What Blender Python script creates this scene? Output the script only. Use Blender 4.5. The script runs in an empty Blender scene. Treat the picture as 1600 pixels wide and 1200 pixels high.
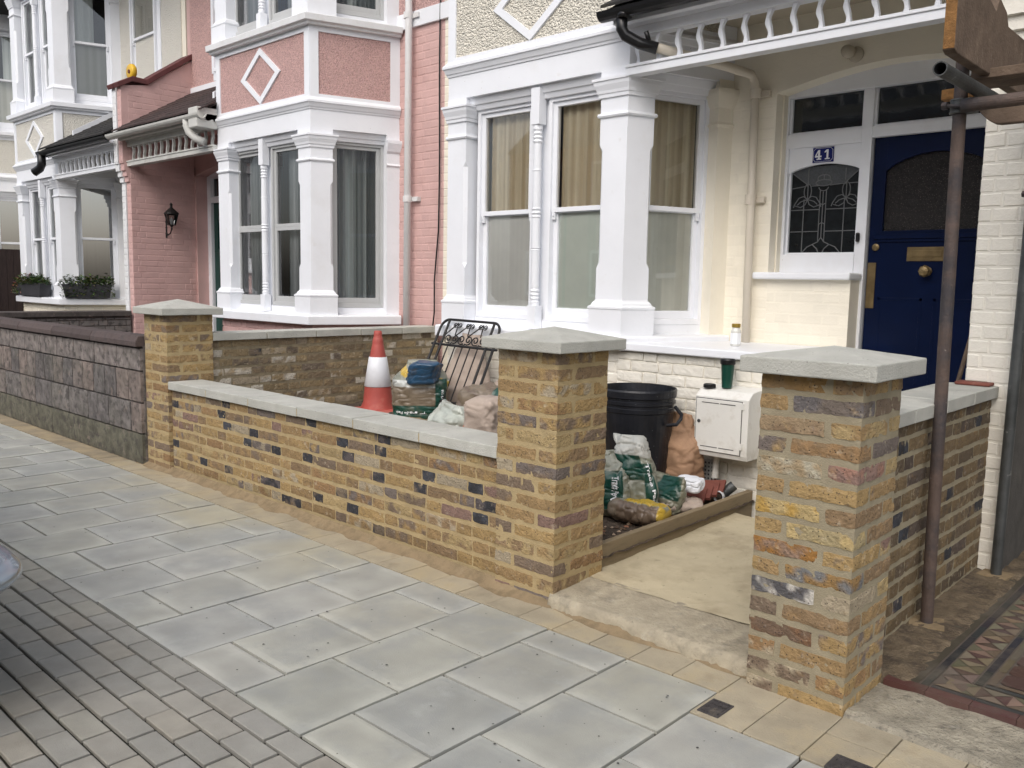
import bpy, bmesh, math, random
from mathutils import Vector, Matrix, noise
rnd = random.Random(41)
PI = math.pi
sc = bpy.context.scene
col = sc.collection

# ---------------------------------------------------------------- camera
def set_camera():
    yaw, pitch, roll, F = -0.74935214, -0.116405, 0.01878055, 1347.6
    cy, sy = math.cos(yaw), math.sin(yaw)
    f = Vector((sy*math.cos(pitch), cy*math.cos(pitch), math.sin(pitch)))
    r = Vector((cy, -sy, 0)); u = r.cross(f)
    cr, sr = math.cos(roll), math.sin(roll)
    r2 = r*cr+u*sr; u2 = u*cr-r*sr
    cam = bpy.data.cameras.new('camera'); o = bpy.data.objects.new('camera', cam); col.objects.link(o)
    m = Matrix((r2, u2, -f)).transposed().to_4x4(); m.translation = Vector((0, 0, 1.5))
    o.matrix_world = m
    cam.sensor_width = 36; cam.lens = F*36/1600; cam.clip_start = .05; cam.clip_end = 500
    sc.camera = o
set_camera()
# ---------------------------------------------------------------- light
SUN_EL, SUN_AZ = math.radians(46), math.radians(160)   # azimuth clockwise from +Y
w = bpy.data.worlds.new("World"); sc.world = w; w.use_nodes = True
nt = w.node_tree; bg = nt.nodes['Background']
sky = nt.nodes.new('ShaderNodeTexSky'); sky.sky_type = 'NISHITA'; sky.sun_disc = False
sky.sun_elevation = SUN_EL; sky.sun_rotation = SUN_AZ
sky.air_density = 1.0; sky.dust_density = 4.0; sky.ozone_density = 1.0
hs = nt.nodes.new('ShaderNodeHueSaturation'); hs.inputs['Saturation'].default_value = .55
nt.links.new(sky.outputs[0], hs.inputs['Color']); nt.links.new(hs.outputs[0], bg.inputs[0])
bg.inputs[1].default_value = 0.15
sl = bpy.data.lights.new('sun', 'SUN'); sl.energy = .6; sl.angle = math.radians(80); sl.color = (1, .96, .9)
so = bpy.data.objects.new('sun', sl); col.objects.link(so)
sd = Vector((math.sin(SUN_AZ)*math.cos(SUN_EL), math.cos(SUN_AZ)*math.cos(SUN_EL), math.sin(SUN_EL)))
so.rotation_euler = sd.to_track_quat('Z', 'Y').to_euler(); so.location = (0, -5, 12)
sc.view_settings.view_transform = 'Standard'; sc.view_settings.look = 'None'
sc.view_settings.gamma = 1; sc.view_settings.exposure = 0.55

# ---------------------------------------------------------------- helpers
ORG = {}
def tag(o, label=None, cat=None, group=None, kind=None):
    if label: o['label'] = label
    if cat: o['category'] = cat
    if group: o['group'] = group
    if kind: o['kind'] = kind
    return o
def thing(name, label, cat, loc, group=None):
    o = bpy.data.objects.new(name, None); col.objects.link(o); o.location = loc
    o.empty_display_size = .2
    ORG[o] = Vector(loc); return tag(o, label, cat, group)
class MB:
    def __init__(s): s.v = []; s.f = []; s.t = []; s.m = []
    def add(s, vs, fs, tint=(1, 1, 1), mi=0):
        b = len(s.v); s.v += [tuple(p) for p in vs]
        if tint and not isinstance(tint[0], (tuple, list)): tint = [tint]*len(vs)
        s.t += list(tint); s.f += [tuple(b+i for i in f) for f in fs]; s.m += [mi]*len(fs)
        return s
    def box(s, x0, x1, y0, y1, z0, z1, **k):
        return s.obox((0, 0), (1, 0), (0, 1), x0, x1, y0, y1, z0, z1, **k)
    def obox(s, O, u, n, u0, u1, n0, n1, z0, z1, **k):
        P = lambda a, b, c: (O[0]+u[0]*a+n[0]*b, O[1]+u[1]*a+n[1]*b, c)
        vs = [P(a, b, c) for c in (z0, z1) for b in (n0, n1) for a in (u0, u1)]
        return s.add(vs, [(0, 2, 3, 1), (4, 5, 7, 6), (0, 1, 5, 4), (1, 3, 7, 5), (3, 2, 6, 7), (2, 0, 4, 6)], **k)
    def loft(s, rings, close=True, caps=True, **k):
        n = len(rings[0]); vs = [p for r in rings for p in r]; fs = []
        for i in range(len(rings)-1):
            for j in range(n if close else n-1):
                a, b = i*n+j, i*n+(j+1) % n
                fs.append((a, b, b+n, a+n))
        if caps: fs += [tuple(range(n))[::-1], tuple(range((len(rings)-1)*n, len(rings)*n))]
        return s.add(vs, fs, **k)
    def tube(s, pts, r, n=10, caps=True, **k):
        pts = [Vector(p) for p in pts]; rings = []
        up = None
        for i, p in enumerate(pts):
            t = (pts[min(i+1, len(pts)-1)]-pts[max(i-1, 0)]).normalized()
            if up is None: up = Vector((0, 0, 1)) if abs(t.z) < .9 else Vector((1, 0, 0))
            a = t.cross(up).normalized(); b = a.cross(t).normalized(); up = b
            rr = r[i] if isinstance(r, (list, tuple)) else r
            rings.append([p+a*math.cos(q*2*PI/n)*rr+b*math.sin(q*2*PI/n)*rr for q in range(n)])
        return s.loft(rings, caps=caps, **k)
    def lathe(s, c, prof, n=24, caps=True, **k):
        return s.loft([[(c[0]+r*math.cos(q*2*PI/n), c[1]+r*math.sin(q*2*PI/n), c[2]+z) for q in range(n)] for r, z in prof], caps=caps, **k)
    def sweep(s, prof, path, sg=1, **k):
        """closed profile [(offset,z)] swept along plan path; offset positive = outward (to the street)"""
        off = mitres(path, sg); rings = []
        for (x, y), m in zip(path, off): rings.append([(x+m[0]*o, y+m[1]*o, z) for o, z in prof])
        return s.loft(rings, **k)
    def xsec(s, pts, x0, x1, **k):       # polygon in (y,z) extruded in x
        return s.loft([[(x0, y, z) for y, z in pts], [(x1, y, z) for y, z in pts]], **k)
    def ysec(s, pts, y0, y1, **k):       # polygon in (x,z) extruded in y
        return s.loft([[(x, y0, z) for x, z in pts], [(x, y1, z) for x, z in pts]], **k)
    def build(s, name, mats, parent=None, smooth=False, bevel=0, origin=None, recalc=True):
        me = bpy.data.meshes.new(name)
        if parent is not None: org = ORG[parent]
        elif origin is not None: org = Vector(origin)
        else:
            xs = [p[0] for p in s.v]; ys = [p[1] for p in s.v]; zs = [p[2] for p in s.v]
            org = Vector(((min(xs)+max(xs))/2, (min(ys)+max(ys))/2, min(zs)))
        me.from_pydata([(p[0]-org.x, p[1]-org.y, p[2]-org.z) for p in s.v], [], s.f)
        at = me.attributes.new('tint', 'FLOAT_COLOR', 'POINT')
        at.data.foreach_set('color', [c for t in s.t for c in (t[0], t[1], t[2], 1)])
        if not isinstance(mats, (list, tuple)): mats = [mats]
        for m in mats: me.materials.append(m)
        me.polygons.foreach_set('material_index', s.m)
        if recalc:
            bm = bmesh.new(); bm.from_mesh(me); bmesh.ops.recalc_face_normals(bm, faces=bm.faces); bm.to_mesh(me); bm.free()
        if smooth: me.polygons.foreach_set('use_smooth', [True]*len(me.polygons))
        me.update()
        o = bpy.data.objects.new(name, me); col.objects.link(o)
        if parent is not None: o.parent = parent
        else: o.location = org
        ORG[o] = org
        if bevel:
            b = o.modifiers.new('bevel', 'BEVEL'); b.width = bevel; b.segments = 2; b.limit_method = 'ANGLE'; b.angle_limit = math.radians(40)
        return o
def mitres(path, sg):
    N = []
    for i in range(len(path)-1):
        dx, dy = path[i+1][0]-path[i][0], path[i+1][1]-path[i][1]; L = math.hypot(dx, dy)
        N.append((dy/L*sg, -dx/L*sg))
    out = [N[0]]
    for a, b in zip(N, N[1:]):
        d = 1+a[0]*b[0]+a[1]*b[1]; out.append(((a[0]+b[0])/d, (a[1]+b[1])/d))
    return out+[N[-1]]
def nv(p, s, seed=0):
    return noise.noise_vector(Vector((p[0]*s+seed*7.3, p[1]*s-seed*3.1, p[2]*s+seed)))
def n1(p, s, seed=0):
    return noise.noise(Vector((p[0]*s+seed*7.3, p[1]*s-seed*3.1, p[2]*s+seed)))

# ---------------------------------------------------------------- materials
def M(name, c, rough=.6, var=.12, scale=6, bump=.15, bscale=80, tint=False, dirt=None, metal=0, spec=.4,
      speck=None, trans=0, coat=0, stretch=None, bdist=.01, vbump=None):
    m = bpy.data.materials.new(name); m.use_nodes = True; t = m.node_tree; N = t.nodes; L = t.links
    b = N['Principled BSDF']; b.inputs['Roughness'].default_value = rough; b.inputs['Metallic'].default_value = metal
    b.inputs['Specular IOR Level'].default_value = spec
    if coat: b.inputs['Coat Weight'].default_value = coat
    tc = N.new('ShaderNodeTexCoord'); co = tc.outputs['Object']
    if stretch:
        mp = N.new('ShaderNodeMapping'); mp.inputs['Scale'].default_value = stretch; L.new(co, mp.inputs[0]); co = mp.outputs[0]
    def noi(s, det=4, rg=.55):
        n = N.new('ShaderNodeTexNoise'); n.inputs['Scale'].default_value = s; n.inputs['Detail'].default_value = det
        n.inputs['Roughness'].default_value = rg; L.new(co, n.inputs['Vector']); return n.outputs[0]
    def ramp(x, a, bb):
        r = N.new('ShaderNodeMapRange'); r.inputs[1].default_value = a; r.inputs[2].default_value = bb; L.new(x, r.inputs[0]); return r.outputs[0]
    def mix(f, A, B, mode='MIX'):
        x = N.new('ShaderNodeMix'); x.data_type = 'RGBA'; x.blend_type = mode
        if isinstance(f, (int, float)): x.inputs[0].default_value = f
        else: L.new(f, x.inputs[0])
        for i, q in ((6, A), (7, B)):
            if isinstance(q, (tuple, list)): x.inputs[i].default_value = (*q[:3], 1)
            else: L.new(q, x.inputs[i])
        return x.outputs[2]
    lo = tuple(max(0, q*(1-var)) for q in c); hi = tuple(min(1, q*(1+var)) for q in c)
    cur = mix(ramp(noi(scale), .3, .7), lo, hi)
    if tint:
        at = N.new('ShaderNodeAttribute'); at.attribute_name = 'tint'; cur = mix(1.0, cur, at.outputs['Color'], 'MULTIPLY')
    for d in (dirt or []):          # (colour, scale, threshold lo, hi, amount)
        dc, ds, a, bb, am = d
        r = ramp(noi(ds, 6, .65), a, bb)
        mu = N.new('ShaderNodeMath'); mu.operation = 'MULTIPLY'; mu.inputs[1].default_value = am; L.new(r, mu.inputs[0])
        cur = mix(mu.outputs[0], cur, dc)
    if speck:                       # (scale, size, colour, amount)
        v = N.new('ShaderNodeTexVoronoi'); v.inputs['Scale'].default_value = speck[0]; L.new(co, v.inputs['Vector'])
        r = ramp(v.outputs['Distance'], speck[1], speck[1]*.6)
        mu = N.new('ShaderNodeMath'); mu.operation = 'MULTIPLY'; mu.inputs[1].default_value = speck[3]; L.new(r, mu.inputs[0])
        cur = mix(mu.outputs[0], cur, speck[2])
    L.new(cur, b.inputs['Base Color'])
    if bump:
        bp = N.new('ShaderNodeBump'); bp.inputs['Strength'].default_value = bump; bp.inputs['Distance'].default_value = bdist
        L.new(noi(bscale, 5, .6), bp.inputs['Height']); out = bp.outputs[0]
        if vbump:
            v = N.new('ShaderNodeTexVoronoi'); v.inputs['Scale'].default_value = vbump[0]; L.new(co, v.inputs['Vector'])
            b2 = N.new('ShaderNodeBump'); b2.inputs['Strength'].default_value = vbump[1]; b2.inputs['Distance'].default_value = vbump[2]
            b2.invert = True
            L.new(v.outputs['Distance'], b2.inputs['Height']); L.new(out, b2.inputs['Normal']); out = b2.outputs[0]
        L.new(out, b.inputs['Normal'])
    m.diffuse_color = (*c[:3], 1)
    return m
def glass(name, tr=.8, rough=.02, bump=0, bs=60, fmin=.06):
    m = bpy.data.materials.new(name); m.use_nodes = True; t = m.node_tree; N = t.nodes; L = t.links
    N.remove(N['Principled BSDF']); out = N['Material Output']
    g = N.new('ShaderNodeBsdfGlossy'); g.inputs['Roughness'].default_value = rough
    tr_ = N.new('ShaderNodeBsdfTransparent'); tr_.inputs[0].default_value = (tr, tr*1.01, tr, 1)
    fr = N.new('ShaderNodeFresnel'); fr.inputs[0].default_value = 1.5
    mr = N.new('ShaderNodeMapRange'); mr.inputs[3].default_value = fmin; mr.inputs[4].default_value = 1; L.new(fr.outputs[0], mr.inputs[0])
    mx = N.new('ShaderNodeMixShader'); L.new(mr.outputs[0], mx.inputs[0]); L.new(tr_.outputs[0], mx.inputs[1]); L.new(g.outputs[0], mx.inputs[2])
    L.new(mx.outputs[0], out.inputs[0])
    if bump:
        tc = N.new('ShaderNodeTexCoord'); n = N.new('ShaderNodeTexNoise'); n.inputs['Scale'].default_value = bs
        L.new(tc.outputs['Object'], n.inputs[0]); b = N.new('ShaderNodeBump'); b.inputs['Strength'].default_value = bump
        b.inputs['Distance'].default_value = .01
        L.new(n.outputs[0], b.inputs['Height']); L.new(b.outputs[0], g.inputs['Normal'])
    return m
grime = (.25, .22, .17)
mt = dict(
 white=M('white_gloss_paint', (.80, .82, .86), .38, .03, 3, .12, 35, dirt=[((.58, .55, .49), 2.2, .55, .8, .25), ((.5, .46, .4), 11, .64, .78, .3)], speck=(7, .025, (.3, .27, .22), .7)),
 white_old=M('weathered_white_paint', (.74, .75, .76), .5, .05, 4, .15, 50, dirt=[((.42, .38, .32), 5, .52, .8, .4)]),
 trim_grey=M('greyed_white_paint', (.56, .56, .53), .5, .06, 4, .15, 50, dirt=[((.25, .23, .2), 6, .52, .8, .5)]),
 cream=M('cream_masonry_paint', (.83, .78, .66), .55, .05, 3, .25, 60, tint=True, dirt=[((.45, .38, .28), 3, .6, .85, .3)]),
 whitebrick=M('white_masonry_paint', (.78, .75, .67), .5, .05, 5, .3, 70, tint=True, dirt=[((.45, .36, .25), 4, .58, .82, .35), ((.3, .2, .12), 30, .72, .8, .5)]),
 pink=M('pink_masonry_paint', (.60, .395, .37), .6, .07, 4, .25, 70, tint=True, dirt=[((.36, .17, .14), 3, .55, .85, .4)]),
 greybrick=M('pale_green_grey_paint', (.62, .66, .62), .6, .05, 4, .2, 70, tint=True),
 dash_cream=M('cream_pebbledash', (.80, .76, .66), .8, .10, 60, .8, 70, speck=(75, .22, (.50, .42, .30), .6), vbump=(62, 1, .018), bdist=.02),
 dash_grey=M('stone_pebbledash', (.66, .64, .58), .8, .15, 120, .5, 160, speck=(90, .2, (.45, .42, .35), .5), vbump=(70, .8, .012)),
 dash_pink=M('pink_pebbledash', (.60, .39, .365), .85, .2, 60, .5, 160, speck=(75, .3, (.16, .07, .06), .7), vbump=(90, .9, .012)),
 brick=M('yellow_stock_brick', (1, 1, 1), .9, .22, 34, 1.0, 90, tint=True, bdist=.010,
         dirt=[((.50, .43, .31), 24, .59, .70, .6), ((.17, .15, .14), 17, .60, .70, .5), ((.12, .09, .07), 40, .60, .70, .75), ((.40, .25, .10), 13, .60, .74, .5)],
         speck=(60, .20, (.045, .032, .028), .85)),
 mortar=M('sand_mortar', (.42, .325, .175), .9, .12, 12, .5, 200, dirt=[((.34, .25, .13), 5, .5, .8, .4)]),
 mortar_dull=M('weathered_mortar', (.24, .20, .13), .95, .2, 14, .6, 120, dirt=[((.10, .08, .055), 6, .5, .75, .6)]),
 mortar_grey=M('buff_mortar', (.31, .27, .185), .9, .12, 12, .5, 200, dirt=[((.22, .18, .11), 5, .5, .8, .4)]),
 concrete=M('cast_concrete', (.44, .44, .40), .85, .12, 5, .5, 120, tint=True, dirt=[((.28, .27, .23), 4, .5, .8, .4), ((.5, .5, .47), 9, .6, .8, .4)], speck=(34, .12, (.2, .19, .17), .7)),
 slab=M('paving_slab_concrete', (.325, .327, .305), .85, .06, 5, .25, 200, tint=True, dirt=[((.25, .26, .255), 3.5, .46, .64, .5), ((.40, .41, .395), 6, .58, .74, .4)], speck=(13, .045, (.05, .045, .04), .9)),
 block=M('block_paver_concrete', (.285, .278, .25), .9, .10, 9, .4, 220, tint=True, dirt=[((.2, .185, .16), 4, .5, .8, .4)], speck=(45, .12, (.32, .28, .23), .6)),
 joint=M('paving_joint_sand', (.03, .028, .02), .95, .3, 60, .6, 200),
 sand=M('sandy_mortar_dust', (.26, .195, .115), .95, .14, 7, .5, 150, dirt=[((.16, .12, .07), 17, .46, .62, .6), ((.34, .28, .18), 9, .58, .7, .5)], speck=(60, .08, (.12, .08, .05), .5)),
 path=M('sandy_screed', (.52, .455, .315), .9, .10, 2.5, .2, 120, dirt=[((.34, .285, .19), 2.6, .44, .62, .8), ((.56, .49, .35), 6, .56, .75, .6), ((.22, .19, .13), 18, .60, .70, .5)], speck=(9, .035, (.12, .09, .05), .8)),
 rough=M('rough_old_concrete', (.33, .30, .235), .95, .25, 14, 1, 60, dirt=[((.10, .09, .075), 16, .55, .68, .75), ((.38, .36, .31), 22, .58, .7, .6)], speck=(60, .2, (.08, .07, .06), .6), bdist=.02),
 tile_red=M('red_clay_tile', (1, 1, 1), .6, .12, 12, .15, 90, tint=True, dirt=[((.12, .105, .085), 5, .42, .72, .75)]),
 soil=M('rubble_soil', (.075, .055, .04), .95, .4, 20, 1, 40, dirt=[((.16, .12, .085), 12, .5, .7, .7)], bdist=.03, speck=(40, .2, (.25, .2, .16), .6)),
 asphalt=M('asphalt', (.05, .05, .05), .9, .2, 30, .6, 200),
 wood=M('timber_board', (.25, .195, .12), .8, .2, 6, .4, 60, stretch=(8, 1, 8), dirt=[((.09, .065, .04), 6, .5, .8, .5)]),
 plank=M('old_scaffold_plank', (.15, .108, .078), .85, .25, 9, .5, 60, dirt=[((.08, .055, .04), 7, .45, .7, .6), ((.28, .22, .16), 12, .6, .75, .5)]),
 endgrain=M('orange_end_grain', (.22, .11, .035), .85, .3, 40, .6, 120),
 blockstone=M('dark_concrete_block', (.175, .16, .15), .9, .3, 9, .3, 60, tint=True, dirt=[((.05, .045, .043), 14, .52, .60, .7), ((.25, .20, .17), 11, .58, .68, .6), ((.1, .1, .075), 2.5, .5, .75, .5)], bdist=.02),
 blackpl=M('black_plastic', (.012, .013, .017), .35, .3, 8, .1, 60, speck=(26, .09, (.18, .19, .2), .55)),
 black=M('black_gloss', (.010, .010, .011), .3, .2, 8, .1, 60),
 iron=M('black_wrought_iron', (.010, .009, .009), .5, .4, 20, .4, 90),
 rust=M('rusty_tube', (.105, .075, .062), .65, .3, 9, .4, 90, dirt=[((.045, .043, .048), 2.5, .46, .58, .9), ((.3, .25, .22), 24, .66, .72, .7)], metal=.2),
 galv=M('galvanised_tube', (.085, .09, .09), .45, .3, 8, .3, 80, metal=.5, dirt=[((.35, .35, .34), 16, .64, .7, .7), ((.03, .03, .03), 5, .5, .8, .5)]),
 brass=M('aged_brass', (.20, .145, .07), .42, .25, 14, .1, 60, metal=.6, dirt=[((.10, .06, .03), 9, .5, .8, .5)]),
 blue=M('deep_blue_paint', (.0022, .0075, .034), .3, .15, 3, .06, 30, dirt=[((.004, .012, .06), 3, .5, .8, .5)], spec=.18),
 green=M('dark_green_paint', (.008, .05, .042), .4, .1, 3, .05, 30),
 plate_blue=M('enamel_blue', (.012, .018, .13), .2, .05, 3, 0),
 letter=M('white_print', (.78, .8, .82), .4, .02, 3, 0),
 cabinet=M('white_steel_cabinet', (.70, .69, .65), .45, .05, 4, .1, 40, dirt=[((.38, .34, .27), 8, .52, .75, .55)]),
 tileroof=M('dark_roof_tile', (.05, .032, .03), .8, .3, 9, .4, 60, tint=True, dirt=[((.02, .018, .018), 5, .45, .7, .6)]),
 mossroof=M('black_mossy_tile', (.018, .017, .017), .85, .3, 9, .4, 60, tint=True, dirt=[((.06, .055, .03), 9, .55, .7, .6)]),
 redtile=M('dark_red_coping', (.12, .04, .04), .7, .25, 7, .3, 60, dirt=[((.06, .03, .03), 5, .5, .75, .6)]),
 rainpipe=M('white_downpipe', (.70, .70, .70), .4, .05, 4, .05, 40, dirt=[((.4, .36, .32), 8, .55, .8, .4)]),
 creampipe=M('cream_downpipe', (.66, .60, .50), .45, .05, 4, .05, 40),
 cone_or=M('orange_cone_rubber', (.38, .075, .06), .55, .12, 8, .1, 60, dirt=[((.45, .2, .15), 7, .55, .75, .6), ((.08, .04, .04), 16, .7, .78, .7)]),
 cone_wh=M('reflective_sleeve', (.72, .74, .78), .4, .05, 8, .05, 60, dirt=[((.5, .5, .5), 9, .55, .8, .4)]),
 bag=M('plastic_aggregate_bag', (1, 1, 1), .35, .2, 14, .3, 30, tint=True, spec=.6, dirt=[((.22, .17, .12), 8, .52, .75, .5)]),
 paper=M('brown_paper_sack', (.33, .20, .12), .75, .18, 10, .35, 30, dirt=[((.20, .12, .07), 6, .5, .75, .5)]),
 palepaper=M('pale_paper_sack', (.42, .345, .29), .75, .12, 7, .35, 30, dirt=[((.26, .19, .15), 6, .5, .75, .4)]),
 clearbag=M('milky_polythene', (.42, .45, .40), .25, .2, 10, .4, 25, spec=.7, dirt=[((.3, .26, .2), 7, .5, .75, .5)]),
 cloth=M('white_cloth', (.72, .74, .78), .8, .06, 10, .4, 30, speck=(18, .12, (.1, .12, .3), .6)),
 orange=M('orange_plastic', (.7, .13, .05), .5, .1, 8, .1, 60),
 clay=M('broken_red_tile', (.17, .055, .04), .8, .2, 10, .4, 60, dirt=[((.3, .2, .16), 8, .6, .75, .5)]),
 yellow=M('yellow_plastic', (.68, .42, .03), .4, .1, 8, .1, 60),
 cupgreen=M('dark_green_cup', (.008, .05, .035), .3, .2, 8, .05, 60),
 gold=M('gold_lid', (.4, .28, .06), .35, .1, 8, 0, metal=.7),
 jarglass=M('milky_jar', (.62, .62, .58), .25, .15, 30, .1, 40),
 rubble=M('broken_brick_rubble', (.30, .23, .17), .9, .3, 14, .5, 60, tint=True),
 curtain_beige=M('beige_striped_curtain', (1, 1, 1), .9, .05, 10, .1, 200, tint=True),
 sheer=M('pale_sheer_curtain', (1, 1, 1), .9, .05, 10, .1, 200, tint=True),
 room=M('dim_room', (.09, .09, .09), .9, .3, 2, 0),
 obscure=M('obscure_glass', (.015, .013, .013), .2, .6, 90, .9, 110, spec=.25, bdist=.008, speck=(85, .25, (.16, .13, .12), .5)),
 fanglass=M('dark_fanlight', (.012, .016, .018), .06, .5, 6, .08, 9, spec=.9),
 leadglass=M('dark_leaded_glass', (.007, .009, .010), .22, .5, 16, .35, 110, spec=.2),
 leadtop=M('hammered_grey_glass', (.06, .066, .072), .35, .3, 120, .6, 160),
 lead=M('lead_came', (.14, .145, .15), .5, .1, 20, .1),
 upvc=M('grey_white_window', (.46, .47, .47), .4, .04, 4, .05, 40),
 planter=M('grey_planter', (.035, .035, .04), .7, .2, 10, .2),
 leaf=M('leaf_green', (1, 1, 1), .5, .25, 20, .1, tint=True),
 fence=M('dark_brown_fence', (.030, .019, .018), .85, .3, 10, .4, 60, stretch=(6, 6, 1)),
 carpaint=M('silver_blue_car_paint', (.27, .33, .41), .22, .04, 3, 0, metal=.5, coat=.8),
 chair=M('dark_trim', (.02, .02, .022), .5, .1, 4, .1),
 cover=M('cast_iron_cover', (.05, .045, .045), .6, .3, 20, .5, 80, dirt=[((.2, .17, .12), 12, .55, .72, .6)]),
 ceiling=M('porch_ceiling', (.50, .45, .36), .8, .05, 3, .1),
 oppbrick=M('opposite_brick', (.28, .14, .09), .9, .2, 6, .2), slate=M('opposite_slate', (.05, .05, .06), .7, .2, 6, .2),
 glass=glass('window_glass', .96, fmin=.09), glass_d=glass('dark_window_glass', .78, fmin=.08), glassm=glass('mirror_like_glass', .5, fmin=.55),
)
GREYS = [(1, 1, 1), (.97, .97, .97), (1.03, 1.03, 1.02), (.94, .95, .95), (1.05, 1.04, 1.03)]

# ---------------------------------------------------------------- brick makers
STOCK = [((.42, .29, .13), 11), ((.37, .25, .12), 10), ((.30, .205, .115), 8), ((.23, .17, .12), 6), ((.44, .33, .165), 6),
         ((.33, .205, .10), 2), ((.28, .18, .145), 2), ((.44, .37, .26), 4), ((.20, .165, .145), 3)]
WEATHERED = [((.31, .235, .135), 9), ((.25, .19, .12), 8), ((.37, .28, .155), 6), ((.19, .15, .11), 4), ((.60, .55, .46), 4), ((.42, .35, .25), 4)]
DARKH = (.045, .046, .054)
def pick(pal, r):
    tot = sum(w_ for _, w_ in pal); x = r.random()*tot
    for c, w_ in pal:
        x -= w_
        if x <= 0: return c
    return pal[0][0]
def rbrick(mb, x0, x1, y0, y1, z0, z1, c, c2=None, cell=.014, rad=.0035, amp=.0040, seed=0, mi=0):
    """one handmade brick: rounded, dented box; two colours blended in blotches"""
    lo = Vector((x0, y0, z0)); hi = Vector((x1, y1, z1)); L = hi-lo
    n = [max(2, int(round(L[i]/cell))) for i in range(3)]
    seen = {}; vs = []; ts = []; fs = []
    def vert(i, j, k):
        key = (i, j, k)
        if key in seen: return seen[key]
        p = Vector((lo.x+L.x*i/n[0], lo.y+L.y*j/n[1], lo.z+L.z*k/n[2]))
        q = Vector([min(max(p[a], lo[a]+rad), hi[a]-rad) for a in range(3)])
        d = p-q
        if d.length > 1e-6: p = q+d.normalized()*rad
        nn = nv(p, 22, seed)
        p2 = p+nn*amp+nv(p, 60, seed+3)*(amp*.6)
        b = .5+.9*n1(p, 17, seed+5)+.25*n1(p, 50, seed+6); b = min(1, max(0, (b-.44)*4.5))
        cc = c2 or c
        ts.append(tuple(c[a]*(1-b)+cc[a]*b for a in range(3)))
        vs.append(p2); seen[key] = len(vs)-1; return seen[key]
    for a in range(3):
        b, c_ = (a+1) % 3, (a+2) % 3
        for side in (0, n[a]):
            for i in range(n[b]):
                for j in range(n[c_]):
                    def g(ii, jj):
                        k = [0, 0, 0]; k[a] = side; k[b] = ii; k[c_] = jj; return vert(*k)
                    q = (g(i, j), g(i+1, j), g(i+1, j+1), g(i, j+1))
                    fs.append(q if side else q[::-1])
    mb.add(vs, fs, tint=ts, mi=mi)
CP, BH = .077, .056          # course pitch, brick height
def pier(name, label, x0, x1, y0, y1, z0, z1, mortar, seed, spots=()):
    r = random.Random(seed)
    t = thing(name, label, 'brick pier', ((x0+x1)/2, (y0+y1)/2, z0), 'garden gate piers of yellow brick with concrete caps')
    mb = MB(); j = .021
    mb.box(x0+.0025, x1-.0025, y0+.0025, y1-.0025, z0-.05, z1-.001, mi=1)
    W = x1-x0; h = .107; s = W-h-j
    n = int(math.ceil((z1-z0)/CP)); zt = z1
    for k in range(n):
        zb = zt-BH
        m = k % 2
        lays = [(x0, x0+s, y0, y0+h), (x1-h, x1, y0, y0+s), (x1-s, x1, y1-h, y1), (x0, x0+h, y1-s, y1)]
        if m: lays = [(x1-s, x1, y0, y0+h), (x1-h, x1, y1-s, y1), (x0, x0+s, y1-h, y1), (x0, x0+h, y0, y0+s)]
        for q, (a, b, c, d) in enumerate(lays):
            c1 = pick(STOCK, r); c2 = pick(STOCK, r) if r.random() < .6 else None
            for (kk, qq, cc) in spots:
                if kk == k and qq == q: c1, c2 = cc
            g = 1-.10*r.random(); c1 = tuple(v*g for v in c1)
            dz = r.uniform(-.002, .002)
            rbrick(mb, a, b, c, d, zb+dz, zt+dz, c1, c2, seed=r.random()*90)
        zt -= CP
    mb.build('brickwork', [mt['brick'], mortar], t)
    return t
def cap(t, x0, x1, y0, y1, z, th, ap, seed=0):
    mb = MB(); n = 10; vs = []; fs = []
    cx, cy = (x0+x1)/2, (y0+y1)/2
    # top grid rising to the apex
    for i in range(n+1):
        for jx in range(n+1):
            u, v = i/n, jx/n; x = x0+(x1-x0)*u; y = y0+(y1-y0)*v
            e = min(u, 1-u, v, 1-v)*2
            vs.append((x, y, z+th+ap*e+.0012*n1((x, y, z), 30, seed)))
    for i in range(n):
        for jx in range(n):
            a = i*(n+1)+jx; fs.append((a, a+n+1, a+n+2, a+1))
    b = len(vs)
    edge = [i*(n+1) for i in range(n+1)]+[n*(n+1)+jx for jx in range(1, n+1)]+[i*(n+1)+n for i in range(n-1, -1, -1)]+[jx for jx in range(n-1, 0, -1)]
    for e in edge: vs.append((vs[e][0], vs[e][1], z+.002*n1(vs[e], 25, seed)))
    m = len(edge)
    for q in range(m): fs.append((edge[q], edge[(q+1) % m], b+(q+1) % m, b+q))
    fs.append(tuple(range(b, b+m)))
    mb.add(vs, fs); mb.build('cap', mt['concrete'], t, bevel=.005)
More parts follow.
